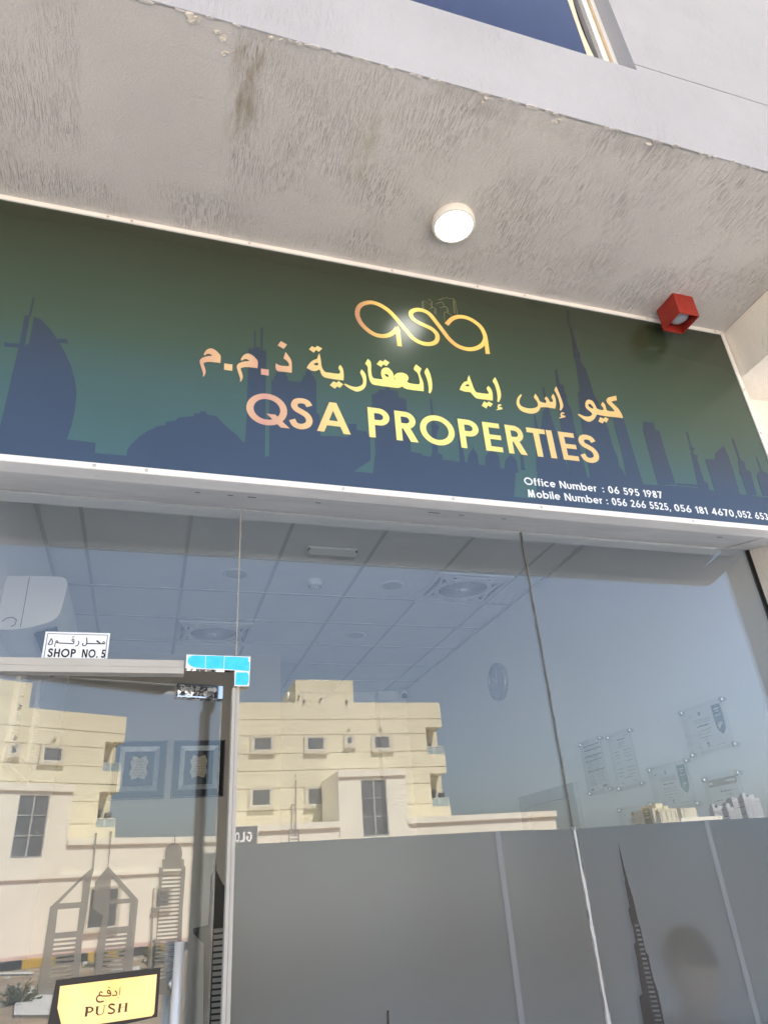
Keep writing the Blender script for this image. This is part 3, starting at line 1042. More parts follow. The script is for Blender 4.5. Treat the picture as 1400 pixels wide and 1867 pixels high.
sk(A5, [(352, 500), (362, 470), (362, 404), (372, 404), (374, 386), (382, 386), (382, 370), (420, 372), (422, 386), (430, 386), (432, 406), (488, 412), (490, 402), (496, 402), (498, 384), (506, 384), (508, 366), (514, 366), (516, 358), (522, 358), (524, 370), (532, 372), (534, 386), (542, 386), (546, 402), (552, 404), (554, 545), (566, 550), (570, 640), (690, 645), (690, 592), (722, 590), (724, 617), (766, 622), (768, 632), (782, 640), (782, 746), (712, 792), (806, 802), (806, 960), (352, 860)])
sk(A5, [(790, 960), (804, 700), (792, 560), (788, 466), (800, 464), (802, 458), (814, 458), (816, 444), (846, 445), (848, 434), (862, 436), (864, 445), (898, 452), (902, 476), (934, 486), (938, 545), (950, 640), (955, 710), (1000, 716), (1000, 724), (1040, 730), (1046, 706), (1042, 604), (1036, 600), (1044, 586), (1036, 482), (1042, 482), (1054, 584), (1074, 600), (1062, 640), (1070, 716), (1088, 720), (1090, 742), (1140, 748), (1170, 754), (1156, 640), (1162, 640), (1184, 752), (1400, 790), (1400, 1000)])
for (cx_, cy_, w2, h2) in ((324, 664, 19, 32), (394, 664, 26, 26), (462, 680, 22, 22)):
    sk(A4, [(cx_ - w2, 720), (cx_ - w2, cy_ + 12), (cx_ - w2 * .9, cy_ - h2 * .1), (cx_ - w2 * .5, cy_ - h2 * .55), (cx_ - 2, cy_ - h2 * .8), (cx_, cy_ - h2 * 1.25), (cx_ + 2, cy_ - h2 * .8), (cx_ + w2 * .55, cy_ - h2 * .5), (cx_ + w2 * .95, cy_), (cx_ + w2, cy_ + 14), (cx_ + w2 + 6, 724)])
sk(A4, [(276, 690), (270, 562), (276, 562), (296, 692)])
sk(A4, [(500, 712), (496, 652), (504, 652), (514, 714)])
sk(A4, [(556, 720), (552, 570), (546, 512), (550, 512), (564, 575), (580, 700)])
sk(A4, [(568, 720), (572, 560), (578, 500), (588, 490), (576, 412), (583, 412), (600, 490), (606, 512), (622, 560), (645, 640), (680, 735), (570, 730)])
sk(A4, [(680, 735), (650, 610), (632, 450), (628, 405), (622, 348), (630, 348), (640, 398), (654, 405), (658, 432), (664, 440), (668, 470), (684, 500), (690, 540), (705, 600), (742, 745)])
sk(A4, [(752, 745), (715, 520), (706, 432), (712, 425), (700, 340), (688, 285), (684, 230), (672, 175), (665, 130), (671, 130), (684, 200), (698, 240), (704, 270), (713, 290), (715, 318), (735, 345), (748, 385), (765, 440), (780, 468), (800, 530), (815, 560), (830, 620), (852, 672), (856, 700), (872, 720), (890, 762)])
sk(A4, [(888, 762), (868, 660), (842, 560), (836, 525), (872, 525), (905, 640), (944, 766)])
sk(A4, [(944, 766), (1000, 770), (1062, 772), (1150, 780), (1200, 790), (1400, 815), (1400, 960), (1000, 940), (560, 900), (560, 706), (760, 745)])
sk(A6, [(178, 1455), (76, 1085), (82, 1082), (80, 1038), (150, 1045), (158, 1090), (186, 1100), (212, 1200), (290, 1448)])
sk(A6, [(440, 1470), (396, 1262), (388, 1250), (396, 1228), (380, 1212), (386, 1200), (360, 1105), (368, 1105), (394, 1200), (416, 1212), (408, 1228), (410, 1250), (440, 1262), (430, 1276), (478, 1430), (500, 1440), (512, 1490)])
sk(A6, [(550, 1494), (505, 1350), (484, 1284), (552, 1284), (551, 1242), (606, 1196), (640, 1275), (665, 1350), (712, 1515)])
sk(A6, [(760, 1520), (724, 1400), (704, 1362), (712, 1356), (698, 1298), (704, 1290), (656, 1150), (670, 1150), (718, 1290), (742, 1302), (750, 1350), (778, 1362), (822, 1520)])
sk(A6, [(862, 1524), (820, 1392), (830, 1372), (842, 1356), (816, 1268), (824, 1268), (856, 1358), (880, 1372), (900, 1392), (960, 1400), (1000, 1540)])
sk(A6, [(295, 1440), (440, 1450), (445, 1466), (300, 1452)])
# clip nothing below the frame: the lowest strip runs behind it
sky_p = [[(x, max(z, SZ0 + .006)) for x, z in p] for p in sky_p]
sky_p = [[(min(max(x, SX0 + .006), SX1 - .006), z) for x, z in p] for p in sky_p]
sky_p.append(rect(SX0 + .006, SZ0 + .006, SX1 - .006, SZ0 + .050))
plate('skyline', sky_p, sfn, .0008, M['sign_sky'], sign)

# gold lettering: English line (cap height 145 mm)
PEN = .175
LET = [('Q', .237, .400), ('S', .402, .490), ('A', .505, .638), ('P', .713, .802), ('R', .825, .917), ('O', .930, 1.080), ('P', 1.102, 1.191), ('E', 1.213, 1.290),
       ('R', 1.317, 1.402), ('T', 1.419, 1.507), ('I', 1.514, 1.542), ('E', 1.574, 1.650), ('S', 1.666, 1.757)]
for ch, a, b_ in LET:
    P, W = glyph(ch, PEN if ch not in 'I' else .2)
    k = (b_ - a) / W
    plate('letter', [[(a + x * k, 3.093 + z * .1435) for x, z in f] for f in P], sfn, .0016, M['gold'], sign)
# gold Arabic line, outlines measured on the sign plane
T1, T2, T3 = ((355, 610), 5.6), ((540, 620), 5.385), ((820, 670), 4.375)
mim = [(96, 212), (97, 195), (125, 158), (165, 143), (205, 157), (240, 187), (266, 222), (264, 292), (210, 285), (140, 280), (93, 290), (95, 310), (110, 355), (112, 395), (92, 432), (86, 425), (87, 395), (68, 335), (54, 285), (57, 262), (80, 240), (130, 224), (182, 220), (165, 203), (135, 197), (108, 212)]
ham = [(388, 295), (405, 295), (410, 305), (393, 308), (390, 315), (418, 323), (415, 333), (372, 342), (370, 335), (385, 328), (378, 315), (380, 303)]
AR = [(T1, mim, []), (T1, [(x + 378, y + 53) for x, y in mim], []),
      (T1, [(303, 297), (387, 308), (385, 372), (301, 360)], []), (T1, [(678, 350), (757, 360), (756, 422), (678, 410)], []),
      (T1, [(928, 180), (955, 215), (985, 265), (992, 320), (991, 391), (930, 383), (860, 376), (836, 362), (826, 330), (830, 295), (855, 312), (900, 322), (962, 325), (962, 300), (945, 272), (907, 243)], []),
      (T1, [(880, 69), (942, 104), (910, 147), (848, 112)], []),
      (T2, [(228, 133), (235, 165), (243, 205), (248, 255), (262, 290), (285, 315), (320, 322), (408, 333), (432, 325), (430, 305), (415, 275), (428, 246), (445, 262), (460, 295), (466, 345), (464, 396), (400, 390), (330, 378), (290, 370), (262, 355), (245, 330), (232, 295), (225, 290), (190, 305), (150, 300), (104, 275), (120, 245), (150, 212), (180, 195), (205, 185), (215, 155)],
       [[(168, 237), (190, 225), (212, 222), (218, 242), (205, 254), (185, 248)]]),
      (T2, [(154, 62), (188, 78), (205, 58), (255, 84), (224, 116), (195, 98), (174, 124), (126, 92)], []),
      (T2, [(365, 408), (398, 422), (415, 404), (460, 436), (430, 470), (404, 455), (380, 478), (331, 444)], []),
      (T2, [(640, 290), (662, 310), (682, 345), (688, 390), (686, 438), (672, 470), (640, 495), (595, 507), (550, 490), (505, 465), (468, 435), (482, 430), (520, 448), (560, 460), (600, 462), (640, 445), (655, 420), (654, 385), (640, 345), (628, 320)], []),
      (T2, [(702, 187), (728, 212), (735, 250), (735, 300), (742, 350), (755, 375), (785, 382), (840, 387), (850, 384), (838, 360), (832, 325), (840, 290), (870, 273), (905, 275), (935, 305), (955, 345), (962, 388), (985, 388), (968, 376), (962, 355), (980, 332), (1020, 322), (1065, 330), (1095, 355), (1100, 385), (1085, 410), (1110, 425), (1160, 434), (1205, 437), (1212, 415), (1205, 370), (1190, 325), (1155, 290), (1158, 265), (1175, 241), (1228, 282), (1213, 322), (1222, 360), (1245, 420), (1250, 503), (1180, 496), (1100, 485), (1060, 472), (1042, 455), (1015, 468), (985, 470), (900, 460), (800, 447), (750, 435), (725, 405), (710, 360), (703, 300), (700, 262), (676, 232)],
       [[(868, 335), (890, 335), (908, 350), (905, 367), (885, 360), (870, 348)]]),
      (T2, [(820, 200), (852, 215), (868, 193), (915, 222), (886, 256), (855, 238), (835, 265), (790, 236)], []),
      (T2, [(1283, 273), (1308, 320), (1325, 380), (1333, 440), (1330, 490), (1315, 525), (1297, 515), (1300, 480), (1292, 420), (1275, 360), (1258, 312)], []),
      (T3, [(152, 63), (162, 95), (175, 130), (188, 165), (205, 195), (225, 203), (280, 210), (305, 212), (308, 200), (292, 168), (305, 148), (325, 172), (338, 205), (341, 265), (290, 258), (215, 247), (190, 228), (165, 200), (140, 195), (115, 192), (76, 178), (88, 150), (110, 120), (138, 108), (140, 88)],
       [[(118, 145), (140, 133), (155, 140), (152, 152), (130, 152)]]),
      (T3, [(270, 272), (295, 285), (308, 273), (342, 292), (322, 315), (302, 303), (290, 328), (252, 305)], []),
      (T3, [(358, 78), (375, 110), (392, 155), (405, 205), (403, 245), (388, 279), (377, 270), (378, 235), (370, 180), (355, 135), (340, 108)], []),
      (T3, ham, []), (T3, [(x + 501, y + 65) for x, y in ham], []),
      (T3, [(562, 215), (572, 222), (555, 255), (553, 285), (570, 310), (610, 325), (650, 328), (685, 320), (700, 305), (695, 275), (667, 238), (678, 210), (700, 240), (715, 270), (740, 282), (765, 285), (765, 265), (752, 250), (765, 232), (782, 250), (795, 275), (815, 278), (820, 262), (808, 235), (822, 210), (838, 245), (843, 290), (838, 328), (790, 322), (760, 318), (720, 318), (712, 340), (690, 360), (650, 369), (600, 360), (560, 340), (535, 305), (530, 275), (540, 240)], []),
      (T3, [(845, 152), (862, 190), (880, 235), (897, 285), (900, 315), (883, 347), (873, 340), (876, 305), (865, 255), (845, 205), (832, 180)], []),
      (T3, [(1322, 226), (1328, 262), (1300, 268), (1283, 275), (1300, 290), (1340, 330), (1365, 370), (1378, 405), (1320, 397), (1250, 390), (1200, 382), (1167, 375), (1160, 395), (1140, 420), (1110, 434), (1080, 425), (1050, 405), (1018, 376), (1028, 372), (1070, 390), (1110, 392), (1135, 375), (1120, 355), (1085, 325), (1077, 295), (1085, 268), (1105, 258), (1135, 270), (1155, 300), (1168, 328), (1190, 338), (1220, 343), (1222, 325), (1203, 298), (1215, 275), (1235, 300), (1245, 335), (1262, 348), (1300, 352), (1312, 348), (1290, 320), (1260, 290), (1245, 265), (1255, 245), (1285, 235)],
       [[(1100, 295), (1118, 290), (1140, 318), (1138, 332), (1115, 320), (1100, 307)]]),
      (T3, [(1195, 398), (1222, 410), (1238, 397), (1262, 412), (1247, 440), (1228, 430), (1215, 447), (1182, 432)], [])]
for A, p, hs in AR:
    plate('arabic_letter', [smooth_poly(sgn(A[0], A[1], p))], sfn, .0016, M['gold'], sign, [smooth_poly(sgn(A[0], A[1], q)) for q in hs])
# logo
LG = ((600, 520), 1400 / 340)
lg = [(512, 322), (485, 352), (450, 374), (400, 383), (340, 370), (280, 330), (235, 280), (212, 225), (218, 175), (250, 143), (310, 130), (370, 145), (430, 180), (480, 225), (530, 285), (580, 345), (630, 400), (690, 434), (750, 443), (795, 430), (812, 400), (805, 365), (770, 330), (720, 305), (670, 282), (630, 255), (612, 220), (622, 197), (660, 185), (710, 193), (755, 220), (800, 275), (850, 340), (900, 405), (960, 455), (1030, 480), (1090, 478), (1140, 455), (1165, 420), (1168, 380), (1140, 320), (1090, 275), (1030, 245), (970, 238), (920, 255), (880, 295)]
lw = (sgn(*LG, [(400, 370)])[0][1] - sgn(*LG, [(400, 397)])[0][1])
lpol = ribbon(smooth_line(sgn(*LG, lg), 5), lw)
lpol.append(sgn(*LG, [(515, 306), (530, 336), (545, 461), (511, 457), (499, 352), (503, 330)]))
lpol.append(sgn(*LG, [(1160, 370), (1182, 375), (1192, 430), (1204, 517), (1173, 515), (1166, 440)]))
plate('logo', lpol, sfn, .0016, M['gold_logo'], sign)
hair = []
for ln in ([(700, 182), (697, 122), (718, 120), (757, 148)], [(740, 112), (752, 108), (772, 125), (772, 172)], [(752, 178), (778, 166), (800, 176), (801, 222)], [(708, 180), (706, 124)],
           [(818, 110), (880, 93), (895, 102), (930, 100), (946, 122), (961, 222)], [(803, 140), (842, 126), (856, 135), (861, 166)], [(832, 172), (868, 160), (884, 168), (895, 205)],
           [(866, 268), (864, 205), (872, 200), (922, 228)], [(936, 118), (944, 215)], [(930, 106), (936, 210)], [(790, 178), (792, 215)], [(765, 128), (766, 170)], [(884, 170), (888, 205)]):
    hair += ribbon(sgn(*LG, ln), .0016)
plate('logo_outline', hair, sfn, .0012, M['hairline'], sign)
# telephone lines
for s_, a, b_, z in (('Office Number', 1.362, 1.702, 2.947), (':', 1.731, 1.738, 2.947), ('06 595 1987', 1.760, 2.032, 2.947),
                     ('Mobile Number', 1.366, 1.716, 2.8895), (':', 1.736, 1.743, 2.8895), ('056 266 5525,', 1.763, 2.056, 2.8895), ('056 181 4670,', 2.078, 2.408, 2.8895), ('052 653', 2.418, 2.588, 2.8895)):
    x_, run = 0, []
    for c_ in s_:
        P, W = glyph(c_, .165)
        run.append([[(x_ + u, v) for u, v in f] for f in P])
        x_ += W + .12
    k_ = (b_ - a) / (x_ - .12)
    for g_ in run:
        if g_:
            plate('white_character', [[(a + u * k_, z + v * .035) for u, v in f] for f in g_], sfn, .0012, M['sign_white'], sign)

# ================================================================== LAMP and RED SOUNDER on the soffit
lc = (1.053, -.636)
lamp = thing('ceiling_lamp', 'round lit white lamp fixed under the stucco soffit', 'lamp', (*lc, ZS))
MB().lathe((*lc, ZS), (0, 0, -1), [(.090, -.002), (.092, .004), (.093, .030), (.089, .037), (.080, .038), (.079, .034), (0, .034)], 48).done('lamp_body', M['offwhite'], lamp)
MB().lathe((*lc, ZS - .0345), (0, 0, -1), [(.0775, 0), (.0775, .003), (.06, .0045), (0, .005)], 48).done('diffuser', M['lamp'], lamp)
bx0, bx1, by0, by1, bz = 2.285, 2.403, -.500, -.372, 3.912
red = thing('alarm_box', 'red square alarm box open below, on the soffit by the right end of the sign', 'alarm', (2.344, -.436, ZS))
h = MB()
t_ = .004
h.box(bx0, bx1, by0, by0 + t_, bz, ZS).box(bx0, bx1, by1 - t_, by1, bz, ZS).box(bx0, bx0 + t_, by0 + t_, by1 - t_, bz, ZS).box(bx1 - t_, bx1, by0 + t_, by1 - t_, bz, ZS)
h.box(bx0 + t_, bx1 - t_, by0 + t_, by1 - t_, ZS - .035, ZS - .03)
h.done('housing', M['red'], red)
MB().lathe((2.344, -.436, ZS - .036), (0, 0, -1), [(.046, 0), (.046, .055), (.042, .064), (.024, .070), (0, .071)], 28).done('lens', plain('cloudy_lens', (.40, .41, .43), .35, .5, var=.2, scale=70), red)

# ================================================================== GLAZING
YP = -.005
win = thing('shop_window', 'tinted shop front glazing with grey frosted lower film and black tower stickers', 'window', (1, 0, 0))
JX, JX1, ZT = .262, 1.494, 2.262
def pane(x0, x1, z0, z1):
    return box('glass_pane', M['glass'], win, x0, x1, YP, .005, z0, z1)
pane(XL + .002, JX - .0015, ZT, ZGT - .004)
pane(JX + .0015, JX1 - .0015, .012, ZGT - .004)
pane(JX1 + .0015, 2.742, .012, ZGT - .004)
# silicone joints, slightly ragged
def joint(x, z0, z1, wd, mat, rag=.0012):
    m = MB()
    n = int((z1 - z0) / .035)
    pts = [(x + random.uniform(-rag, rag), z0 + (z1 - z0) * i / n, wd * random.uniform(.75, 1.3)) for i in range(n + 1)]
    for a, b_ in zip(pts, pts[1:]):
        lo = [(a[0] - a[2], YP - .002, a[1]), (a[0] + a[2], YP - .002, a[1]), (a[0] + a[2], .006, a[1]), (a[0] - a[2], .006, a[1])]
        hi = [(b_[0] - b_[2], YP - .002, b_[1]), (b_[0] + b_[2], YP - .002, b_[1]), (b_[0] + b_[2], .006, b_[1]), (b_[0] - b_[2], .006, b_[1])]
        m.hexa(lo, hi)
    return m.done('joint_seal', mat, win)
joint(JX, ZT + .02, ZGT - .002, .0022, plain('grey_sealant', (.34, .33, .30), .6, .3))
joint(JX1, 1.68, ZGT - .002, .0023, plain('dark_grey_sealant', (.16, .155, .14), .6, .3))
joint(JX1 + .002, .02, 1.69, .0050, plain('white_sealant', (.50, .51, .51), .6, .3), .0015)
box('edge_gasket', M['rubber'], win, 2.7425, 2.7535, -.012, .008, .0, ZGT - .003)
# aluminium channels
ch = MB()
ch.box(XL + .002, .086, -.020, -.0052, ZT - .008, ZT + .018).box(XL + .002, .086, -.024, .024, ZT - .030, ZT - .0085)
ch.box(XL + .002, .086, .0052, .020, ZT - .008, ZT + .018)
ch.done('head_channel', M['alu'], win, .0015)
ch = MB()
ch.box(.2515, .2625, -.022, .022, .0, ZT - .075).box(.2632, .2760, -.017, -.0053, .0, ZT - .020).box(.2632, .2760, .0053, .017, .0, ZT - .020)
ch.done('jamb_channel', M['alu'], win, .001)
# blue-filmed L patch fitting
pf = []
Lp = [(.090, 2.247), (.255, 2.243), (.255, 2.188), (.306, 2.188), (.309, 2.293), (.090, 2.296)]
patch = plate('patch_fitting', [Lp], lambda u, v, d: (u, -.007 - d, v), .026, M['chrome'], win)
bl = [smooth_poly([(.095, 2.272), (.100, 2.287), (.115, 2.293), (.1535, 2.2925), (.1535, 2.2485), (.118, 2.252), (.102, 2.260)]), rect(.1560, 2.2480, .2170, 2.2925),
      [(.2195, 2.2475), (.3055, 2.2410), (.3055, 2.272), (.300, 2.276), (.302, 2.288), (.296, 2.290), (.2195, 2.2915)],
      [(.259, 2.192), (.300, 2.192), (.304, 2.205), (.304, 2.225), (.299, 2.236), (.262, 2.236), (.259, 2.228)]]
plate('protective_film', bl, lambda u, v, d: (u, -.0338 - d, v), .0006, M['cyan'], patch)
plate('glue_residue', [Lp], lambda u, v, d: (u, -.0331 - d, v), .0004, M['sign_white'], patch, [])
# frosted film: sheets; pale strips stand in for the bright clear gaps between them
ZF = 1.687
YFM = YP - .0012
def film(x0, x1, z1a, z1b, mat, name='frosted_film', pr=0):
    m = MB()
    m.hexa([(x0, YFM - .001 - pr, .012), (x1, YFM - .001 - pr, .012), (x1, YFM - .001 - pr, z1b), (x0, YFM - .001 - pr, z1a)],
           [(x0, YFM, .012), (x1, YFM, .012), (x1, YFM, z1b), (x0, YFM, z1a)])
    return m.done(name, mat, win)
film(.277, 1.1755, ZF + .006, ZF + .003, M['film'])
film(1.1965, JX1 - .010, ZF + .003, ZF - .004, M['film'])
film(JX1 + .012, 2.068, ZF - .004, ZF, M['film'])
film(2.092, 2.741, ZF, ZF - .006, M['film'])
film(1.176, 1.196, ZF + .003, ZF + .003, M['gap_pale'], 'gap_strip')
film(2.0685, 2.0915, ZF, ZF, M['gap_pale'], 'gap_strip')
def gfn(u, v, d):
    return (u, YFM - .0012 - d, v)
def gls(off, s, pts, Y=-.0074):
    return [(p.x, p.z) for p in (on_y(*q, Y) for q in cr(off[0], off[1], s, pts))]
B12 = ((900, 1480), 2.8)
tw = gls(*B12, [(633, 152), (645, 205), (662, 275), (678, 335), (692, 385), (694, 388), (710, 445), (722, 500), (738, 565), (748, 595), (760, 655), (774, 712), (788, 735), (800, 800), (815, 860), (835, 915), (850, 985), (872, 1100), (885, 1170), (895, 1240), (780, 1240), (768, 1100), (742, 945), (756, 930), (748, 870), (735, 800), (733, 770), (715, 682), (722, 665), (712, 600), (700, 560), (688, 500), (692, 485), (680, 420), (668, 362), (667, 345), (655, 280), (640, 200)])
hol = []
for i in range(27):
    y = 575 + 24.2 * i
    xl, wd = 718 + 5.0 * i, 19 + .95 * i
    hol.append(gls(*B12, [(xl, y), (xl + wd, y), (xl + wd + 2, y + 11), (xl + 2, y + 11)]))
plate('tower_decal', [tw], gfn, .0004, M['black'], win, hol)
plate('spire_decal', [gls((400, 1480), 2.3333, [(712, 845), (721, 845), (724, 960), (760, 1120), (680, 1120), (714, 960)])], gfn, .0004, M['black'], win)
D3 = ((410, 1380), 6.087)
thin = [gls(*D3, q) for q in ([(786, 190), (791, 190), (791, 232), (786, 232)], [(784, 252), (797, 252), (797, 866), (784, 866)], [(738, 525), (786, 525), (786, 540), (738, 540)], [(738, 538), (750, 538), (750, 805), (738, 805)], [(768, 538), (776, 538), (776, 805), (768, 805)],
                              [(714, 803), (828, 803), (828, 818), (714, 818)], [(714, 803), (726, 803), (720, 948), (708, 948)], [(816, 803), (828, 803), (826, 945), (812, 945)], [(728, 868), (812, 868), (812, 880), (728, 880)], [(728, 905), (812, 905), (812, 917), (728, 917)])]
plate('etched_decal', thin, lambda u, v, d: (u, YP - .0004 - d, v), .0006, M['etched'], win)

# ================================================================== DOOR (ajar, hinged at the left)
def dfn(u, v, d):
    p = DH + DU * u + DN * (.006 + d)
    return (p.x, p.y, v)
door = thing('glass_door', 'frameless glass door standing ajar with etched towers and a steel pull handle', 'door', tuple(DH))
def dbox(m, u0, u1, d0, d1, z0, z1):
    lo = [DH + DU * u + DN * d + Vector((0, 0, z0)) for u, d in ((u0, d0), (u1, d0), (u1, d1), (u0, d1))]
    hi = [p + Vector((0, 0, z1 - z0)) for p in lo]
    return m.hexa(lo, hi)
ZD = 2.236
dbox(MB(), .004, DW, -.006, .006, .010, ZD).done('door_pane', M['glass'], door)
m = MB(); dbox(m, DW - .168, DW - .002, -.018, .018, ZD - .049, ZD + .001)
lk = m.done('lock_plate', M['lockplate'], door, .0012)
plate('worn_border', [rect(DW - .1665, ZD - .0475, DW - .0035, ZD - .0005)], lambda u, v, d: dfn(u, v, d + .0125), .0005, M['chrome'], lk, [smooth_poly([(DW - .163, ZD - .044), (DW - .16, ZD - .006), (DW - .04, ZD - .008), (DW - .036, ZD - .043)], 3)])
def cyl_door(m, u, z, d0, d1, r, n=20):
    a = DH + DU * u + DN * d0 + Vector((0, 0, z)); b_ = DH + DU * u + DN * d1 + Vector((0, 0, z))
    return m.cyl(a, b_, r, r, n)
m = MB(); cyl_door(m, DW - .036, ZD - .017, .018, .026, .0085); dbox(m, DW - .062, DW - .036, .018, .0255, ZD - .023, ZD - .011)
m.done('lock_cylinder', M['steel'], door, .0008)
# pull handle: two bars, one each side of the glass
HU = .655
m = MB()
for d in (.052,):
    a = DH + DU * HU + DN * d
    m.cyl(a + Vector((0, 0, .72)), a + Vector((0, 0, 1.440)), .0155, .0155, 28)
m.done('pull_handle', M['brushed'], door, 0)
m = MB()
a = DH + DU * HU - DN * .052
m.cyl(a + Vector((0, 0, .72)), a + Vector((0, 0, 1.440)), .0155, .0155, 28)
m.done('pull_handle', M['brushed'], door, 0)
m = MB()
for z in (1.33, .83):
    a = DH + DU * HU + Vector((0, 0, z))
    m.cyl(a - DN * .052, a + DN * .052, .008, .008, 16)
    m.lathe(a + DN * .006, DN, [(.016, 0), (.016, .006), (.009, .010)], 20)
m.done('handle_mount', M['steel'], door)
# etched towers on the door glass
C9, C6 = ((0, 1450), 1400 / 480), ((0, 1560), 3.2558)
def dr(A, pts):
    return [on_door(*q) for q in cr(A[0][0], A[0][1], A[1], pts)]
ep, eh = [], []
ep.append(dr(C9, [(506, 200), (516, 200), (497, 405), (486, 440), (462, 620), (440, 735), (420, 985), (415, 1060), (200, 1060), (205, 1010), (240, 780), (268, 595), (300, 565), (430, 438), (488, 388)]))
eh.append(dr(C9, [(315, 575), (445, 440), (432, 568)])); eh.append(dr(C9, [(308, 608), (425, 598), (410, 722), (293, 732)]))
for i in range(11):
    eh.append(dr(C9, [(288 - 3 * i, 764 + 24.5 * i), (407 - 3 * i, 754 + 24 * i), (406 - 3 * i, 765 + 24 * i), (287 - 3 * i, 776 + 24.5 * i)]))
ep.append(dr(C9, [(585, 193), (596, 193), (577, 380), (735, 556), (708, 845), (700, 1060), (500, 1060), (510, 830), (545, 640), (490, 600), (508, 460), (572, 382)]))
eh.append(dr(C9, [(590, 445), (596, 435), (690, 548), (583, 556)])); eh.append(dr(C9, [(580, 582), (692, 573), (682, 695), (570, 706)]))
for i in range(11):
    eh.append(dr(C9, [(566 - 3 * i, 742 + 23 * i), (676 - 3 * i, 732 + 23 * i), (675 - 3 * i, 742 + 23 * i), (565 - 3 * i, 752 + 23 * i)]))
ep.append(smooth_poly(dr(C9, [(876, 345), (878, 295), (895, 268), (925, 256), (950, 264), (966, 292), (965, 342)]), 4))
ep.append(dr(C9, [(926, 212), (931, 212), (931, 262), (926, 262)]))
ep.append(dr(C9, [(862, 342), (976, 340), (978, 378), (985, 378), (985, 402), (970, 600), (962, 830), (960, 1060), (812, 1060), (826, 830), (846, 400), (846, 384), (862, 384)]))
for i in range(28):
    eh.append(dr(C9, [(866 - 1.9 * i, 394 + 21.3 * i), (963 - 1.2 * i, 390 + 21 * i), (962 - 1.2 * i, 401 + 21 * i), (865 - 1.9 * i, 405 + 21.3 * i)]))
ep.append(dr(C9, [(803, 620), (815, 620), (800, 1060), (786, 1060)])); ep.append(dr(C9, [(803, 600), (850, 597), (850, 622), (803, 622)]))
plate('etched_towers', ep, dfn, .0006, M['etched'], door, eh)

# push plate stuck on the door
psh = thing('push_sign', 'gold PUSH plate with a black backing on the glass door', 'sign', dfn(.46, 1.32, 0))
PC = [on_door(*q) for q in ((109.5, 1796.5), (285, 1777), (278.5, 1847), (113, 1872))]
pu0, pu1 = PC[0][0], PC[1][0]
pz1 = (PC[0][1] + PC[1][1]) / 2
pz0 = PC[2][1]
plate('backing', [smooth_poly([(pu0 - .022, pz0 - .03), (pu1 + .010, pz0 - .010), (pu1 + .010, pz1 + .016), (pu0 - .012, pz1 + .016)], 2)], dfn, .003, M['black'], psh)
plate('gold_plate', [[(pu0, pz1), (pu1, pz1), (pu1, pz0), (pu1 - .006, pz0 - .006), (pu0 + .02, pz0 - .006), (pu0 + .006, pz0 + .03), (pu0, pz0 + .045)]], lambda u, v, d: dfn(u, v, d + .003), .0012, M['brass'], psh)
PT = ((95, 1760), 7.0)
def pt(pts):
    return dr(PT, pts)
pfn = lambda u, v, d: dfn(u, v, d + .0043)
inkb = plain('engraved_brown', (.10, .055, .03), .6, .3)
push = []
push += [pt([(427, 540), (460, 537), (443, 648), (411, 652)])] + ribbon(pt([(420, 536), (480, 530), (515, 545), (515, 570), (490, 590), (448, 594)]), .0035)
push += [pt([(495, 532), (526, 538), (520, 575), (490, 586), (500, 560)])]
push += [pt([(558, 522), (590, 518), (578, 600), (590, 622), (620, 622), (645, 595), (660, 510), (668, 510), (654, 600), (625, 630), (580, 636), (552, 612)]), pt([(548, 522), (602, 516), (602, 521), (548, 527)]), pt([(642, 510), (682, 505), (682, 510), (642, 515)])]
push += ribbon(smooth_line(pt([(792, 505), (765, 492), (730, 502), (722, 525), (750, 545), (783, 562), (785, 590), (750, 609), (705, 603)]), 4), .0042)
push += [pt([(850, 485), (880, 481), (862, 592), (833, 596)]), pt([(930, 476), (958, 472), (945, 582), (918, 586)]), pt([(868, 530), (932, 522), (931, 528), (867, 536)]), pt([(838, 488), (892, 481), (892, 486), (838, 493)]), pt([(918, 479), (970, 472), (970, 477), (918, 484)]), pt([(822, 598), (876, 590), (876, 595), (822, 603)]), pt([(906, 588), (960, 580), (960, 585), (906, 593)])]
plate('push_text', push, pfn, .0004, inkb, psh)
arp = ribbon(smooth_line(pt([(640, 345), (615, 335), (598, 350), (602, 372), (630, 386), (690, 388), (738, 380), (740, 345), (720, 315), (703, 325), (706, 350), (735, 358)]), 4), .0032)
arp += ribbon(smooth_line(pt([(605, 378), (575, 395), (562, 425), (575, 455), (610, 464), (655, 452)]), 4), .0038)
arp += ribbon(smooth_line(pt([(795, 320), (818, 345), (815, 375), (785, 378), (760, 378)]), 4), .003)
arp += ribbon(pt([(862, 278), (858, 345), (852, 375)]), .0018) + [pt([(722, 270), (736, 277), (722, 288), (709, 280)])] + ribbon(pt([(845, 402), (832, 408), (845, 416)]), .0012)
plate('arabic_text', arp, pfn, .0004, inkb, psh)

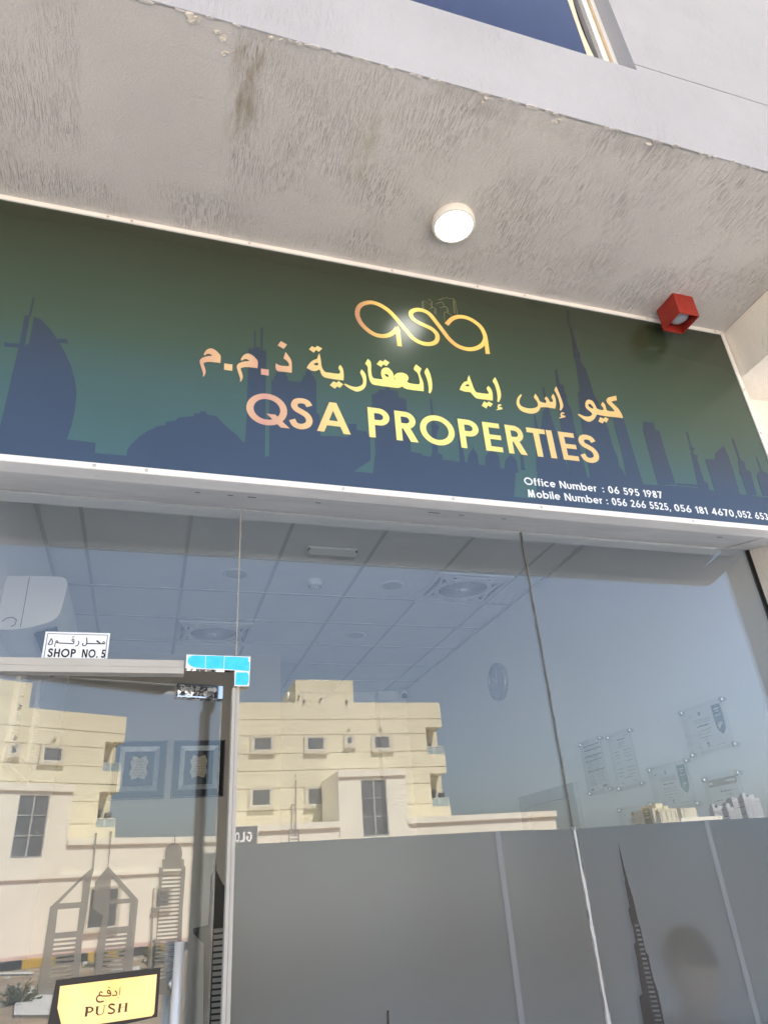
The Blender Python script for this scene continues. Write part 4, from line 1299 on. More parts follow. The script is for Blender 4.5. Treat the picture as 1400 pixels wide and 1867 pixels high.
# number plate above the door
npl = thing('number_plate', 'small white shop number plate stuck on the glass above the door', 'sign', (-.266, -.006, 2.272))
nf = lambda u, v, d: (u, YP - .0003 - d, v)
plate('plate', [rect(-.3675, 2.272, -.1655, 2.3725)], nf, .0025, M['plate_white'], npl)
nf2 = lambda u, v, d: (u, YP - .0028 - d, v)
plate('border', [rect(-.361, 2.278, -.172, 2.3665)], nf2, .0004, M['ink_black'], npl, [rect(-.3592, 2.2798, -.1738, 2.3647)])
NT = ((70, 1145), 10.0)
def npx(pts):
    return gls(*NT, pts, YP)
nt_ = []
for s_, a, b_ in (('SHOP', -.3505, -.2655), ('NO.', -.2460, -.1965), ('5', -.1865, -.1735)):
    nt_ += text_polys(s_, a, b_, 2.286, .0285, .185, .15)
plate('shop_text', nt_, nf2, .0005, M['ink_black'], npl)
na = ribbon(smooth_line(npx([(1215, 255), (1190, 258), (1180, 285), (1130, 290), (1095, 245), (1070, 240), (1090, 262), (1140, 275)]), 4), .0028)
na += ribbon(npx([(1222, 268), (1210, 292), (1130, 292), (890, 288)]), .0034) + ribbon(smooth_line(npx([(886, 180), (892, 240), (885, 300), (850, 328), (815, 318), (820, 280)]), 4), .0032)
na += ribbon(smooth_line(npx([(735, 240), (745, 280), (720, 325), (680, 332)]), 4), .0028) + ribbon(npx([(655, 278), (640, 290), (400, 280), (330, 268)]), .0032)
na += ribbon(smooth_line(npx([(652, 285), (658, 230), (640, 205), (620, 225), (632, 248), (655, 250)]), 4), .0026) + [npx([(622, 162), (640, 165), (638, 180), (620, 176)]), npx([(648, 156), (666, 158), (664, 172), (646, 170)])]
na += ribbon(smooth_line(npx([(365, 262), (345, 235), (325, 262), (350, 270)]), 4), .0026) + ribbon(smooth_line(npx([(335, 270), (312, 295), (305, 350)]), 4), .0022)
na += ribbon(smooth_line(npx([(245, 195), (205, 270), (190, 300), (225, 310), (260, 290), (262, 235), (245, 195)]), 4), .0030)
plate('arabic_text', na, nf2, .0005, M['ink_black'], npl)

# ================================================================== INSIDE THE SHOP
def copy_tree(o, dloc, label=None):
    c = o.copy(); COL.objects.link(c); c.location = o.location + Vector(dloc)
    if label:
        c['label'] = label
    for q in list(o.children):
        k = q.copy(); COL.objects.link(k); k.parent = c
        for g in list(q.children):
            k2 = g.copy(); COL.objects.link(k2); k2.parent = k
    return c
# ceiling cassette fan in one tile
def fan(x, y):
    t = thing('ceiling_fan', 'square ceiling cassette fan with round grille in the near right ceiling tile', 'fan', (x, y, ZC), 'cassette fans in the office ceiling')
    z = ZC - .006
    a = .285
    pl = lambda u, v, d: (x + u, y + v, z - d)
    corner = []
    for sx in (-1, 1):
        for sy in (-1, 1):
            corner.append([(sx * a, sy * a), (sx * (a - .035), sy * a), (sx * .13, sy * .17), (sx * .17, sy * .13), (sx * a, sy * (a - .035))][::(1 if sx * sy > 0 else -1)])
    ring = ribbon(arc(0, 0, .205, .205, 0, 360, 48), .035)
    edge = ribbon([(-a, -a), (a, -a), (a, a), (-a, a), (-a, -a)], .02)
    side = []
    for k in range(4):
        c_, s_ = math.cos(k * math.pi / 2), math.sin(k * math.pi / 2)
        cv = smooth_line([(-a, -a + .012), (-.14, -.235), (0, -.222), (.14, -.235), (a, -a + .012)], 6)
        side += ribbon([(p.x * c_ - p.y * s_, p.x * s_ + p.y * c_) for p in cv], .02)
    plate('fan_frame', corner + ring + edge + side, pl, .016, M['white'], t)
    plate('backing', [rect(-a, -a, a, a)], pl, .002, M['grille'], t)
    g = []
    for r in [.03 + .020 * i for i in range(8)]:
        g += ribbon(arc(0, 0, r, r, 0, 360, 36), .0035)
    for k in range(20):
        an = k * math.pi / 10
        g += ribbon([(.03 * math.cos(an), .03 * math.sin(an)), (.19 * math.cos(an + .25), .19 * math.sin(an + .25))], .0025)
    plate('round_grille', g, lambda u, v, d: pl(u, v, d + .010), .003, M['white'], t)
    s2 = []
    for i in range(-9, 10):
        s2 += [rect(-a, i * .03 - .0015, a, i * .03 + .0015), rect(i * .06 - .0015, -a, i * .06 + .0015, a)]
    plate('side_grille', s2, lambda u, v, d: pl(u, v, d + .003), .003, M['white'], t, [arc(0, 0, .19, .19, 0, 355, 40)])
    MB().lathe((x, y, z - .010), (0, 0, -1), [(.03, 0), (.03, .012), (.02, .018), (0, .018)], 24).done('hub', M['white'], t)
    return t
f0 = fan(2.187, 2.13)
copy_tree(f0, (.424 - 2.187, 3.36 - 2.13, 0), 'square ceiling cassette fan with round grille above the blue corner fitting')
def downlight(x, y, r, label):
    t = thing('downlight', label, 'downlight', (x, y, ZC), 'round downlights in the office ceiling')
    MB().lathe((x, y, ZC), (0, 0, -1), [(r, 0), (r, .004), (r * .85, .007), (r * .82, .004)], 32).done('rim', M['white'], t)
    MB().lathe((x, y, ZC - .004), (0, 0, -1), [(r * .82, 0), (0, .0005)], 32).done('diffuser', plain('dull_diffuser', (.62, .63, .62), .5, .3), t)
    return t
d0 = downlight(1.622, 2.155, .092, 'round unlit downlight beside the near right cassette fan')
copy_tree(d0, (1.652 - 1.622, 3.32 - 2.155, 0), 'round unlit downlight deep in the office ceiling')
copy_tree(d0, (.463 - 1.622, 2.10 - 2.155, 0), 'round unlit downlight beside the left glass joint')
# emergency batten
eb = thing('emergency_light', 'white rectangular emergency light batten on the near office ceiling', 'emergency light', (1.03, 1.60, ZC))
MB().box(.865, 1.195, 1.555, 1.645, ZC - .022, ZC - .006).done('batten_body', M['white'], eb, .003)
MB().hexa([(.868, 1.565, ZC - .0225), (1.192, 1.565, ZC - .0225), (1.192, 1.640, ZC - .0225), (.868, 1.640, ZC - .0225)], [(.875, 1.575, ZC - .062), (1.185, 1.575, ZC - .062), (1.185, 1.630, ZC - .062), (.875, 1.630, ZC - .062)]).done('cover', plain('milky_cover', (.60, .61, .60), .3, .5), eb, .003)
m = MB()
for x in (.872, 1.188):
    m.box(x - .006, x + .006, 1.5545, 1.6, ZC - .030, ZC - .02)
split_loose(m.done('clip', M['grille'], eb))
sm = thing('smoke_detector', 'small white smoke detector on the office ceiling', 'smoke detector', (1.03, 2.135, ZC))
MB().lathe((1.03, 2.135, ZC - .004), (0, 0, -1), [(.052, 0), (.052, .014), (.046, .02), (.044, .045), (.034, .055), (0, .057)], 32).done('detector_body', M['white'], sm)
m = MB()
for k in range(16):
    an = k * math.pi / 8
    c_, s_ = math.cos(an), math.sin(an)
    p = Vector((1.03 + c_ * .0435, 2.135 + s_ * .0435, ZC - .044)); q = Vector((1.03 + c_ * .0395, 2.135 + s_ * .0395, ZC - .0565))
    m.cyl(p, q, .0035, .0035, 6)
split_loose(m.done('vent_slot', M['grille'], sm))
cc = thing('security_camera', 'small white dome security camera high in the far right corner', 'camera', (2.60, 5.12, ZC - .08))
p = on_y(735, 1265, 5.1)
MB().lathe((p.x, 5.175, p.z + .05), (0, -1, 0), [(.05, 0), (.05, .02), (.042, .03), (0, .032)], 24).done('mount', M['white'], cc)
MB().lathe((p.x, 5.10, p.z), (0, -.6, -1), [(0, -.05), (.03, -.045), (.046, -.02), (.05, 0), (.042, .03), (.02, .046), (0, .05)], 24).done('camera_ball', M['white'], cc)
MB().lathe((p.x, 5.075, p.z - .02), (0, -.7, -.8), [(.030, 0), (.024, .032), (0, .036)], 20).done('lens', M['black'], cc)
# split air conditioner on the left wall
ac = thing('air_conditioner', 'white split air conditioner on the left office wall', 'air conditioner', (XL, 1.4, 2.70))
prof = [(XL + .009, 2.965), (XL + .24, 2.972), (XL + .268, 2.962), (XL + .280, 2.935), (XL + .272, 2.83), (XL + .262, 2.775), (XL + .235, 2.745), (XL + .18, 2.722), (XL + .11, 2.703), (XL + .05, 2.697), (XL + .009, 2.70)]
prof = [tuple(q) for q in smooth_poly(prof, 3, 60)]
m = MB()
m.hexa([(x, .96, z) for x, z in prof], [(x, 1.84, z) for x, z in prof])
m.done('housing', M['white'], ac, .004)
m = MB()
for (za, xa) in ((2.716, XL + .16), (2.735, XL + .205)):
    m.hexa([(xa, 1.02, za - .012), (xa + .05, 1.02, za + .004), (xa + .052, 1.02, za + .002), (xa + .002, 1.02, za - .016)], [(xa, 1.78, za - .012), (xa + .05, 1.78, za + .004), (xa + .052, 1.78, za + .002), (xa + .002, 1.78, za - .016)])
split_loose(m.done('louvre', M['grille'], ac))
m = MB()
m.tube([(XL + .030, .9585, 2.735), (XL + .045, .9585, 2.752), (XL + .070, .9585, 2.758), (XL + .088, .9585, 2.745), (XL + .085, .9585, 2.722), (XL + .070, .9585, 2.712)], .0018)
m.done('cable_notch', M['grille'], ac)
box('panel_seam', M['grille'], ac, XL + .108, XL + .1105, .9590, .9605, 2.71, 2.962)
# ornate beaded frame on the left wall
of = thing('ornate_frame', 'tall pale frame with beaded edges on the left office wall', 'frame', (XL, 2.0, 2.2))
m = MB()
Y0, Y1, Z0, Z1 = 1.62, 2.41, 2.22, 2.955
for (ya, yb, za, zb) in ((Y0, Y1, Z0, Z0 + .10), (Y0, Y1, Z1 - .10, Z1), (Y0, Y0 + .10, Z0 + .1, Z1 - .1), (Y1 - .10, Y1, Z0 + .1, Z1 - .1)):
    m.box(XL + .009, XL + .045, ya, yb, za, zb)
m.done('moulding', M['offwhite'], of, .012)
m = MB()
def beads(a, b_):
    a, b_ = Vector(a), Vector(b_)
    n = int((b_ - a).length / .016)
    for i in range(n):
        c = a.lerp(b_, (i + .5) / n)
        m.lathe(c, (1, 0, 0), [(.006, -.002), (.0045, .005), (0, .007)], 6)
for e in (.004, .098):
    x = XL + .046
    beads((x, Y0 + e, Z0 + e), (x, Y1 - e, Z0 + e)); beads((x, Y0 + e, Z1 - e), (x, Y1 - e, Z1 - e)); beads((x, Y0 + e, Z0 + e), (x, Y0 + e, Z1 - e)); beads((x, Y1 - e, Z0 + e), (x, Y1 - e, Z1 - e))
m.done('beading', M['white'], of)
box('backing', M['offwhite'], of, XL + .009, XL + .022, Y0 + .1, Y1 - .1, Z0 + .1, Z1 - .1)
# clock
p = on_x(912, 1243, XR)
ck = thing('wall_clock', 'round silver rimmed wall clock on the right office wall', 'clock', (XR - .01, p.y, p.z))
MB().lathe((XR - .009, p.y, p.z), (-1, 0, 0), [(.155, 0), (.158, .02), (.152, .034), (.140, .036), (.136, .024)], 48).done('rim', M['silver'], ck)
MB().lathe((XR - .009, p.y, p.z), (-1, 0, 0), [(.137, .020), (0, .0205)], 48).done('dial', plain('grey_dial', (.42, .45, .48), .4, .4, var=.02), ck)
m = MB()
def hand(an, L, wd):
    d = Vector((0, -math.sin(R(an)), math.cos(R(an)))); n = Vector((0, d.z, -d.y)); c = Vector((XR - .033, p.y, p.z))
    q = [c - d * .02 - n * wd, c - d * .02 + n * wd, c + d * L + n * wd * .5, c + d * L - n * wd * .5]
    m.hexa([tuple(v) for v in q], [tuple(v + Vector((-.002, 0, 0))) for v in q])
hand(300, .085, .004); hand(8, .11, .003)
for k in range(12):
    an = k * 30; d = Vector((0, -math.sin(R(an)), math.cos(R(an))))
    c = Vector((XR - .031, p.y, p.z)) + d * .12
    m.box(c.x - .002, c.x, c.y - .003, c.y + .003, c.z - .003, c.z + .003)
m.done('hand', M['white'], ck)
# acrylic sandwich certificates on the right wall
def cert(label, y0, y1, z0, z1, kind):
    """y0 = far side (left as seen), y1 = near side"""
    t = thing('certificate', label, 'certificate', (XR - .01, (y0 + y1) / 2, z0), 'framed certificates on the right office wall')
    X = XR - .030
    def f(u, v, d):
        return (X - d, y0 + (y1 - y0) * u, z0 + (z1 - z0) * v)
    mg = .11 if kind != 'scroll' else .09
    a = abs(y1 - y0); h_ = z1 - z0
    plate('paper', [rect(.10, .07, .90, .94)], f, .0012, M['paper'], t)
    box('acrylic_sheet', M['acrylic'], t, X - .009, X - .004, min(y0, y1), max(y0, y1), z0, z1)
    for (u, v) in ((.035, .05), (.965, .05), (.035, .95), (.965, .95)):
        q = Vector(f(u, v, 0))
        MB().lathe((XR - .009, q.y, q.z), (-1, 0, 0), [(.010, 0), (.010, .019), (.0135, .0195), (.0135, .034), (.010, .037), (0, .037)], 18).done('standoff', M['chrome'], t)
    g = lambda u, v, d: f(u, v, d + .0012)
    ln = []
    rnd = random.Random(len(kind) + int(y0 * 100))
    def line(u0, u1, v, hgt=.007):
        u = u0
        while u < u1:
            L = rnd.uniform(.012, .05)
            ln.append(rect(u, v, min(u + L, u1), v + hgt * rnd.uniform(.6, 1.3)))
            u += L + .012
    if kind == 'ribbon_blue' or kind == 'ribbon_green':
        mat = M['blue_print'] if kind == 'ribbon_blue' else M['green_print']
        plate('ribbon', [smooth_poly([(.70, .90), (.89, .90), (.89, .46), (.86, .36), (.80, .29), (.74, .36), (.70, .46)], 3)], g, .0006, mat, t)
        g2 = lambda u, v, d: f(u, v, d + .0019)
        st_ = []
        for k in range(5):
            an = R(50 + k * 40)
            c_, s_ = math.cos(an), math.sin(an)
            st_ += ribbon([(.80 + c_ * .015, .46 + s_ * .02), (.80 + c_ * .07, .46 + s_ * .09)], .018)
        st_ += [rect(.745, .80, .845, .825), rect(.765, .75, .83, .77), rect(.735, .685, .85, .695), rect(.735, .665, .85, .673)]
        plate('ribbon_mark', st_, g2, .0004, M['paper'], t)
        ln += ribbon(smooth_line([(.40, .80), (.43, .83), (.41, .85), (.39, .82), (.43, .78)], 3), .016)
        for v in (.70, .665, .63):
            line(.25, .62, v)
        line(.30, .56, .555, .022)
        for v in (.48, .45, .40, .33):
            line(.28, .58, v)
        line(.36, .46, .27)
        ln += ribbon(smooth_line([(.44, .17), (.46, .20), (.44, .22), (.43, .19), (.46, .15)], 3), .014)
        line(.42, .52, .125); line(.62, .80, .12, .006); line(.14, .28, .18, .005); line(.14, .26, .15, .005); line(.14, .22, .83, .005); line(.14, .20, .80, .005)
    elif kind == 'table':
        bars = [rect(.12, v, .88, v + .022) for v in (.875, .795, .685, .60, .415)]
        plate('table_bar', bars, g, .0006, M['maroon'], t)
        for k in range(30):
            v = .84 - k * .0245
            if all(abs(v - q) > .022 for q in (.885, .805, .695, .61, .425)) and v > .17:
                line(.14, .46, v, .006); line(.52, .86, v, .006)
        ln += [rect(.68, .10, .87, .155), rect(.14, .09, .26, .12)]
    elif kind == 'letter':
        line(.38, .70, .85, .014); line(.40, .66, .80); line(.34, .62, .77); line(.36, .60, .73)
        for v in (.66, .60, .55, .47, .36, .30, .24):
            line(.16, .36, v); line(.55, .84, v)
        line(.34, .70, .20); line(.2, .3, .12); line(.7, .84, .12); line(.14, .26, .88, .006); line(.66, .84, .90, .006)
    else:
        plate('brown_header', [rect(.11, .84, .89, .93)], g, .0006, M['brown_print'], t)
        plate('header_text', [rect(.60, .875, .85, .90), rect(.14, .865, .24, .90)], lambda u, v, d: f(u, v, d + .0019), .0004, M['paper'], t)
        line(.40, .70, .76, .018); line(.5, .66, .72)
        for v in (.66, .60, .54, .46, .40, .33, .27, .2):
            line(.16, .40, v, .009); line(.66, .88, v, .009)
    plate('print', ln, g, .0004, M['ink'], t)
    return t
cert('blue ribboned certificate in clear acrylic, highest on the right wall', .742, .402, 2.030, 2.272, 'ribbon_blue')
cert('green ribboned certificate in clear acrylic, left of the brown headed paper', 1.122, .774, 1.800, 2.036, 'ribbon_green')
cert('purple banded table certificate in clear acrylic, farthest on the right wall', 1.770, 1.515, 1.962, 2.298, 'table')
cert('plain white letter certificate in clear acrylic, right of the purple banded one', 1.446, 1.196, 1.950, 2.282, 'letter')
cert('brown headed certificate in clear acrylic, nearest to the shop glass', .700, .440, 1.560, 1.932, 'header')
cert('green ribboned certificate lowest on the wall, cut off by the frosted film', 1.490, 1.155, 1.622, 1.862, 'ribbon_green')
# two calligraphy pictures on the partition
def picture(x0, label, seed):
    YW = 3.99
    t = thing('calligraphy_picture', label, 'picture', (x0 + .215, YW, 2.30), 'black calligraphy pictures on the office partition')
    W, H, z0 = .43, .462, 2.300
    f = lambda u, v, d: (x0 + u, YW - .001 - d, z0 + v)
    MB().box(x0, x0 + W, YW - .016, YW - .001, z0, z0 + H).done('backing', plain('black_board', (.012, .013, .018), .6, .3), t, .002)
    f2 = lambda u, v, d: f(u, v, d + .015)
    st_ = []
    for i in range(44):
        q = .008 + (W - .016) * i / 44
        st_ += [rect(q, .004, q + .004, .007), rect(q, H - .007, q + .004, H - .004)]
    for i in range(46):
        q = .008 + (H - .016) * i / 46
        st_ += [rect(.004, q, .007, q + .004), rect(W - .007, q, W - .004, q + .004)]
    plate('stitching', st_, f2, .0008, M['offwhite'], t)
    fm = .058
    m = MB()
    a, b_, c, d = .058, W - .058, .062, H - .05
    def pt3(u, v, dd):
        return f2(u, v, dd)
    for Q in (((a, c), (b_, c), (b_ - .038, c + .038), (a + .038, c + .038)), ((b_, c), (b_, d), (b_ - .038, d - .038), (b_ - .038, c + .038)), ((b_, d), (a, d), (a + .038, d - .038), (b_ - .038, d - .038)), ((a, d), (a, c), (a + .038, c + .038), (a + .038, d - .038))):
        m.hexa([pt3(*Q[0], 0), pt3(*Q[1], 0), pt3(*Q[2], 0), pt3(*Q[3], 0)], [pt3(*Q[0], .020), pt3(*Q[1], .020), pt3(*Q[2], .009), pt3(*Q[3], .009)])
    m.done('silver_frame', M['silver'], t)
    cx_, cy_ = W / 2, .245
    pol = [(-.052, -.092), (-.018, -.084), (0, -.074), (.018, -.084), (.052, -.092), (.058, -.066), (.070, -.050), (.064, -.02), (.058, 0), (.064, .02), (.070, .050), (.058, .066), (.052, .092), (.018, .084), (0, .074), (-.018, .084), (-.052, .092), (-.058, .066), (-.070, .050), (-.064, .02), (-.058, 0), (-.064, -.02), (-.070, -.05), (-.058, -.066)]
    plate('plaque', [[(cx_ + a_, cy_ + b2) for a_, b2 in pol]], f2, .010, M['gold_paper'], t)
    rnd = random.Random(seed)
    sc = []
    for r, yy in enumerate((.045, .022, 0, -.02, -.042, -.062)):
        hw = (.018, .024, .034, .040, .040, .03)[r]
        x = -hw
        while x < hw:
            L = rnd.uniform(.008, .018)
            pts = [(cx_ + x + L * i / 4, cy_ + yy + rnd.uniform(-.006, .007)) for i in range(5)]
            sc += ribbon(smooth_line(pts, 3), .0022)
            if rnd.random() < .5:
                sc += [rect(cx_ + x, cy_ + yy + .008, cx_ + x + .003, cy_ + yy + .011)]
            x += L + .003
    sc += ribbon(arc(cx_, cy_ + .05, .03, .018, 20, 160, 14), .002)
    plate('calligraphy', sc, lambda u, v, d: f(u, v, d + .0252), .0006, plain('brown_ink', (.10, .075, .05), .8, .2), t)
    return t
picture(-.300, 'black and silver calligraphy picture, the left one of the pair on the partition', 3)
picture(.182, 'black and silver calligraphy picture, the right one of the pair, beside the door gap', 9)
# black tower sticker on the partition behind the door edge
tp = [(p.x, p.z) for p in (on_y(*q, 3.985) for q in cr(0, 1450, 1400 / 480, [(1148, 238), (1152, 400), (1185, 470), (1260, 545), (1300, 600), (1300, 1500), (1080, 1500), (1085, 790), (1030, 735), (1028, 708), (1108, 690), (1122, 430), (1136, 400)]))]
th_ = []
for i in range(20):
    th_.append([(p.x, p.z) for p in (on_y(*q, 3.985) for q in cr(0, 1450, 1400 / 480, [(1138 - i, 710 + 33 * i), (1240, 700 + 33 * i), (1240, 720 + 33 * i), (1138 - i, 732 + 33 * i)]))])
stk = plate('tower_sticker', [tp], lambda u, v, d: (u, 3.9895 - d, v), .002, M['black'], None, th_)
setp(stk, 'black tower wall sticker on the office partition, seen in the gap of the door', 'wall sticker')

# ------------------------------------------------------------------ the person sitting just behind the frosted film
HP = on_y(1260, 1764, .215)       # head centre
def skin_obj(name, verts, edges, radii, mat, parent, root=0, sub=2):
    me = bpy.data.meshes.new(name)
    off = wloc(parent)
    me.from_pydata([tuple(Vector(v) - off) for v in verts], edges, [])
    o = bpy.data.objects.new(name, me)
    COL.objects.link(o)
    o.parent = parent
    me.materials.append(mat)
    sk_ = o.modifiers.new('skin', 'SKIN')
    sk_.use_smooth_shade = True
    for i, r in enumerate(radii):
        d = me.skin_vertices[0].data[i]
        d.radius = r if isinstance(r, tuple) else (r, r)
        d.use_root = (i == root)
    o.modifiers.new('smooth', 'SUBSURF').levels = sub
    o.modifiers['smooth'].render_levels = sub
    return o
hx, hy, hz = HP.x, HP.y, HP.z
fd = Vector((-.96, -.28, 0)).normalized()      # looks towards the glass and down to the left
sd_ = Vector((fd.y, -fd.x, 0)).normalized()          # the person's side axis
bk = -Vector((fd.x, fd.y, 0)).normalized()
fd = Vector((-.72, -.52, -.42)).normalized()          # head bowed and turned a little to the glass
pr = thing('person', 'dark haired person in dark blue clothes, blurred behind the frosted film', 'person', (hx, hy + .1, 0))
base = Vector((hx, hy + .12, 0)) + bk * .07
def P3(s_, f_, z):
    q = base + sd_ * s_ - bk * f_
    return (q.x, q.y, z)
sh = hz - .215                                        # shoulder height
V, E2, RR = [], [], []
def addv(p, r, par=None):
    V.append(p); RR.append(r)
    if par is not None:
        E2.append((par, len(V) - 1))
    return len(V) - 1
seat = .46
pel = addv(P3(0, 0, seat + .08), (.15, .11))
wa = addv(P3(0, .01, seat + .24), (.125, .10), pel)
chs = addv(P3(0, .01, sh - .10), (.165, .125), wa)
nk0 = addv(P3(0, .01, sh + .015), (.075, .06), chs)
nk = addv(((hx * .8 + base.x * .2), hy * .75 + base.y * .25, sh + .085), .056, nk0)
hd0 = addv((hx - fd.x * .01, hy - fd.y * .01, hz - .080), (.080, .088), nk)
hd1 = addv((hx, hy, hz - .015), (.094, .106), hd0)
hd2 = addv((hx - fd.x * .012, hy - fd.y * .012, hz + .055), (.094, .106), hd1)
hd3 = addv((hx - fd.x * .02, hy - fd.y * .02, hz + .100), (.060, .070), hd2)
arms = []
for s_ in (-1, 1):
    a = addv(P3(s_ * .165, 0, sh - .03), .055, chs)
    e = addv(P3(s_ * .215, .06, sh - .31), .042, a)
    wr = addv(P3(s_ * .13, .27, sh - .33), .027, e)
    pm = addv(P3(s_ * .105, .345, sh - .325), (.036, .018), wr)
    for k, (o_, L) in enumerate(((-.028, .062), (-.010, .072), (.009, .068), (.027, .054))):
        k1 = addv(P3(s_ * (.10 + o_ * .6), .385, sh - .328), .0092, pm)
        k2 = addv(P3(s_ * (.095 + o_ * .7), .385 + L * .6, sh - .338), .0085, k1)
        addv(P3(s_ * (.090 + o_ * .7), .385 + L, sh - .356), .0075, k2)
    t1 = addv(P3(s_ * .062, .335, sh - .335), .011, pm)
    addv(P3(s_ * .045, .375, sh - .345), .0085, t1)
    arms.append((a, e, wr))
legs = []
for s_ in (-1, 1):
    h1 = addv(P3(s_ * .09, .03, seat + .06), .085, pel)
    kn = addv(P3(s_ * .12, .44, seat + .05), .058, h1)
    an = addv(P3(s_ * .12, .40, .09), .038, kn)
    to = addv(P3(s_ * .125, .50, .035), (.04, .028), an)
    legs.append((h1, kn, an, to))
skin_obj('body', V, E2, RR, M['skin'], pr, pel)
def scaled(ids, edges, grow, name, mat):
    idx = {v: i for i, v in enumerate(ids)}
    rr = [tuple(q + grow for q in (RR[i] if isinstance(RR[i], tuple) else (RR[i], RR[i]))) for i in ids]
    skin_obj(name, [V[i] for i in ids], [(idx[a], idx[b_]) for a, b_ in edges], rr, mat, pr, 0)
ids = [pel, wa, chs, nk0] + [q for a in arms for q in a]
ed = [(pel, wa), (wa, chs), (chs, nk0)] + [(chs, a[0]) for a in arms] + [(a[0], a[1]) for a in arms] + [(a[1], a[2]) for a in arms]
scaled(ids, ed, .024, 'shirt', M['navy'])
ids = [pel] + [q for l in legs for q in l[:3]]
ed = [(pel, l[0]) for l in legs] + [(l[0], l[1]) for l in legs] + [(l[1], l[2]) for l in legs]
scaled(ids, ed, .022, 'trousers', M['jeans'])
for l in legs:
    a, b_ = Vector(V[l[2]]), Vector(V[l[3]])
    skin_obj('shoe', [(a.x, a.y, .05), ((a.x + b_.x) / 2, (a.y + b_.y) / 2, .042), (b_.x, b_.y, .036), tuple(b_ + (b_ - a).normalized() * .06 * Vector((1, 1, 0)))], [(0, 1), (1, 2), (2, 3)], [(.045, .045), (.045, .04), (.045, .032), (.035, .024)], M['black'], pr)
hs_ = Vector((fd.y, -fd.x, 0)).normalized()
ud_ = hs_.cross(fd).normalized()
if ud_.z < 0:
    ud_ = -ud_
HM = Matrix.Translation(HP) @ Matrix(((hs_.x, fd.x, ud_.x, 0), (hs_.y, fd.y, ud_.y, 0), (hs_.z, fd.z, ud_.z, 0), (0, 0, 0, 1)))
def hair():
    m = MB()
    def f(u, v):
        th = 2 * math.pi * u
        ph = v * 2.05
        back = min(1, .75 - .75 * math.cos(th))                # th=0 is the face side
        lim = ph * (.50 + .5 * back ** .7)
        r = 1 + .035 * math.sin(th * 9 + v * 7) * math.sin(v * 3)
        q = Vector((math.sin(th) * math.sin(lim) * .097 * r, math.cos(th) * math.sin(lim) * .112 * r - .014, .018 + math.cos(lim) * .118 * r))
        return tuple(HM @ q)
    m.grid(f, 36, 14)
    o = m.done('hair', M['hair'], pr)
    s_ = o.modifiers.new('thick', 'SOLIDIFY'); s_.thickness = .014; s_.offset = -1
hair()
def facebit(name, mat, shapes):
    m = MB()
    for (x, y, z, rx, ry, rz) in shapes:
        def f(u, v, x=x, y=y, z=z, rx=rx, ry=ry, rz=rz):
            return tuple(HM @ Vector((x + rx * math.cos(6.2832 * u) * math.sin(math.pi * v), y + ry * math.sin(6.2832 * u) * math.sin(math.pi * v), z + rz * math.cos(math.pi * v))))
        m.grid(f, 14, 8)
    m.done(name, mat, pr)
facebit('nose', M['skin'], [(0, .094, -.018, .013, .018, .022), (0, .097, -.032, .017, .015, .011)])
facebit('ear', M['skin'], [(.079, -.005, -.012, .011, .022, .032), (-.079, -.005, -.012, .011, .022, .032)])
facebit('eye', M['white'], [(.030, .080, .002, .012, .008, .006), (-.030, .080, .002, .012, .008, .006)])
facebit('eyebrow', M['hair'], [(.031, .086, .020, .019, .006, .004), (-.031, .086, .020, .019, .006, .004)])
facebit('mouth', plain('lips', (.40, .20, .15), .5, .4), [(0, .086, -.063, .024, .010, .007)])
# stool under the person
chb = thing('office_stool', 'black round office stool under the seated person', 'stool', (base.x, base.y, 0))
MB().lathe((base.x, base.y, seat - .075), (0, 0, 1), [(0, 0), (.20, 0), (.215, .02), (.21, .055), (.18, .07), (0, .072)], 32).done('seat', M['black'], chb)
MB().cyl((base.x, base.y, .06), (base.x, base.y, seat - .075), .025).done('pole', M['chrome'], chb)
for k in range(5):
    an = k * 2 * math.pi / 5
    q = Vector((base.x + .26 * math.cos(an), base.y + .26 * math.sin(an), .05))
    MB().cyl((base.x, base.y, .085), q, .022, .014, 10).cyl(q - Vector((0, 0, .05)), q - Vector((0, 0, .012)), .022, .022, 12).done('leg', M['black'], chb)

# ================================================================== ACROSS THE STREET (seen mirrored in the glass)
GZ = -.5
VB, VPD = 44.52, 40.02            # metres from the shop glass: main facade, podium front
YB_, YP_ = -VB, -VPD
def mx(x, y=1300, V=VB):
    return mir(x, y, V).x
def mz(y, x=650, V=VB):
    return mir(x, y, V).z
RZ = mz(1281)
XE = mx(801, 1281)
ob = thing('apartment_block', 'cream three storey block with corner balconies and a pale podium across the street', 'building', (8, YB_ - 5, GZ))
g1, g2, g3, g4, g5, g6 = mz(1311, 700), mz(1338, 700), mz(1370.2, 700), mz(1398, 780), mz(1428.5, 760), mz(1466, 760)
XB = mx(775.7, 1330)             # left edge of the balcony bays
bt1, bb1 = mz(1325.3, 785), mz(1375.3, 785)
bt2, bb2 = mz(1410, 790), mz(1470.5, 795)
XI = mir(797.5, 1345, VB + 1.6).x
m = MB()
cuts = [-.5, mz(1510, 760), g6, g5, g4, g3, g2, g1, RZ]
gr = .022
for a, b_ in zip(cuts, cuts[1:]):
    z0 = a + (gr if a > 0 else 0); z1 = b_ - (gr if b_ != RZ else 0)
    m.box(-7, XB, YB_ - .12, YB_, z0, z1)
m.box(-6.99, XB - .02, YB_ - 12, YB_ - .06, -.5, RZ - .03)
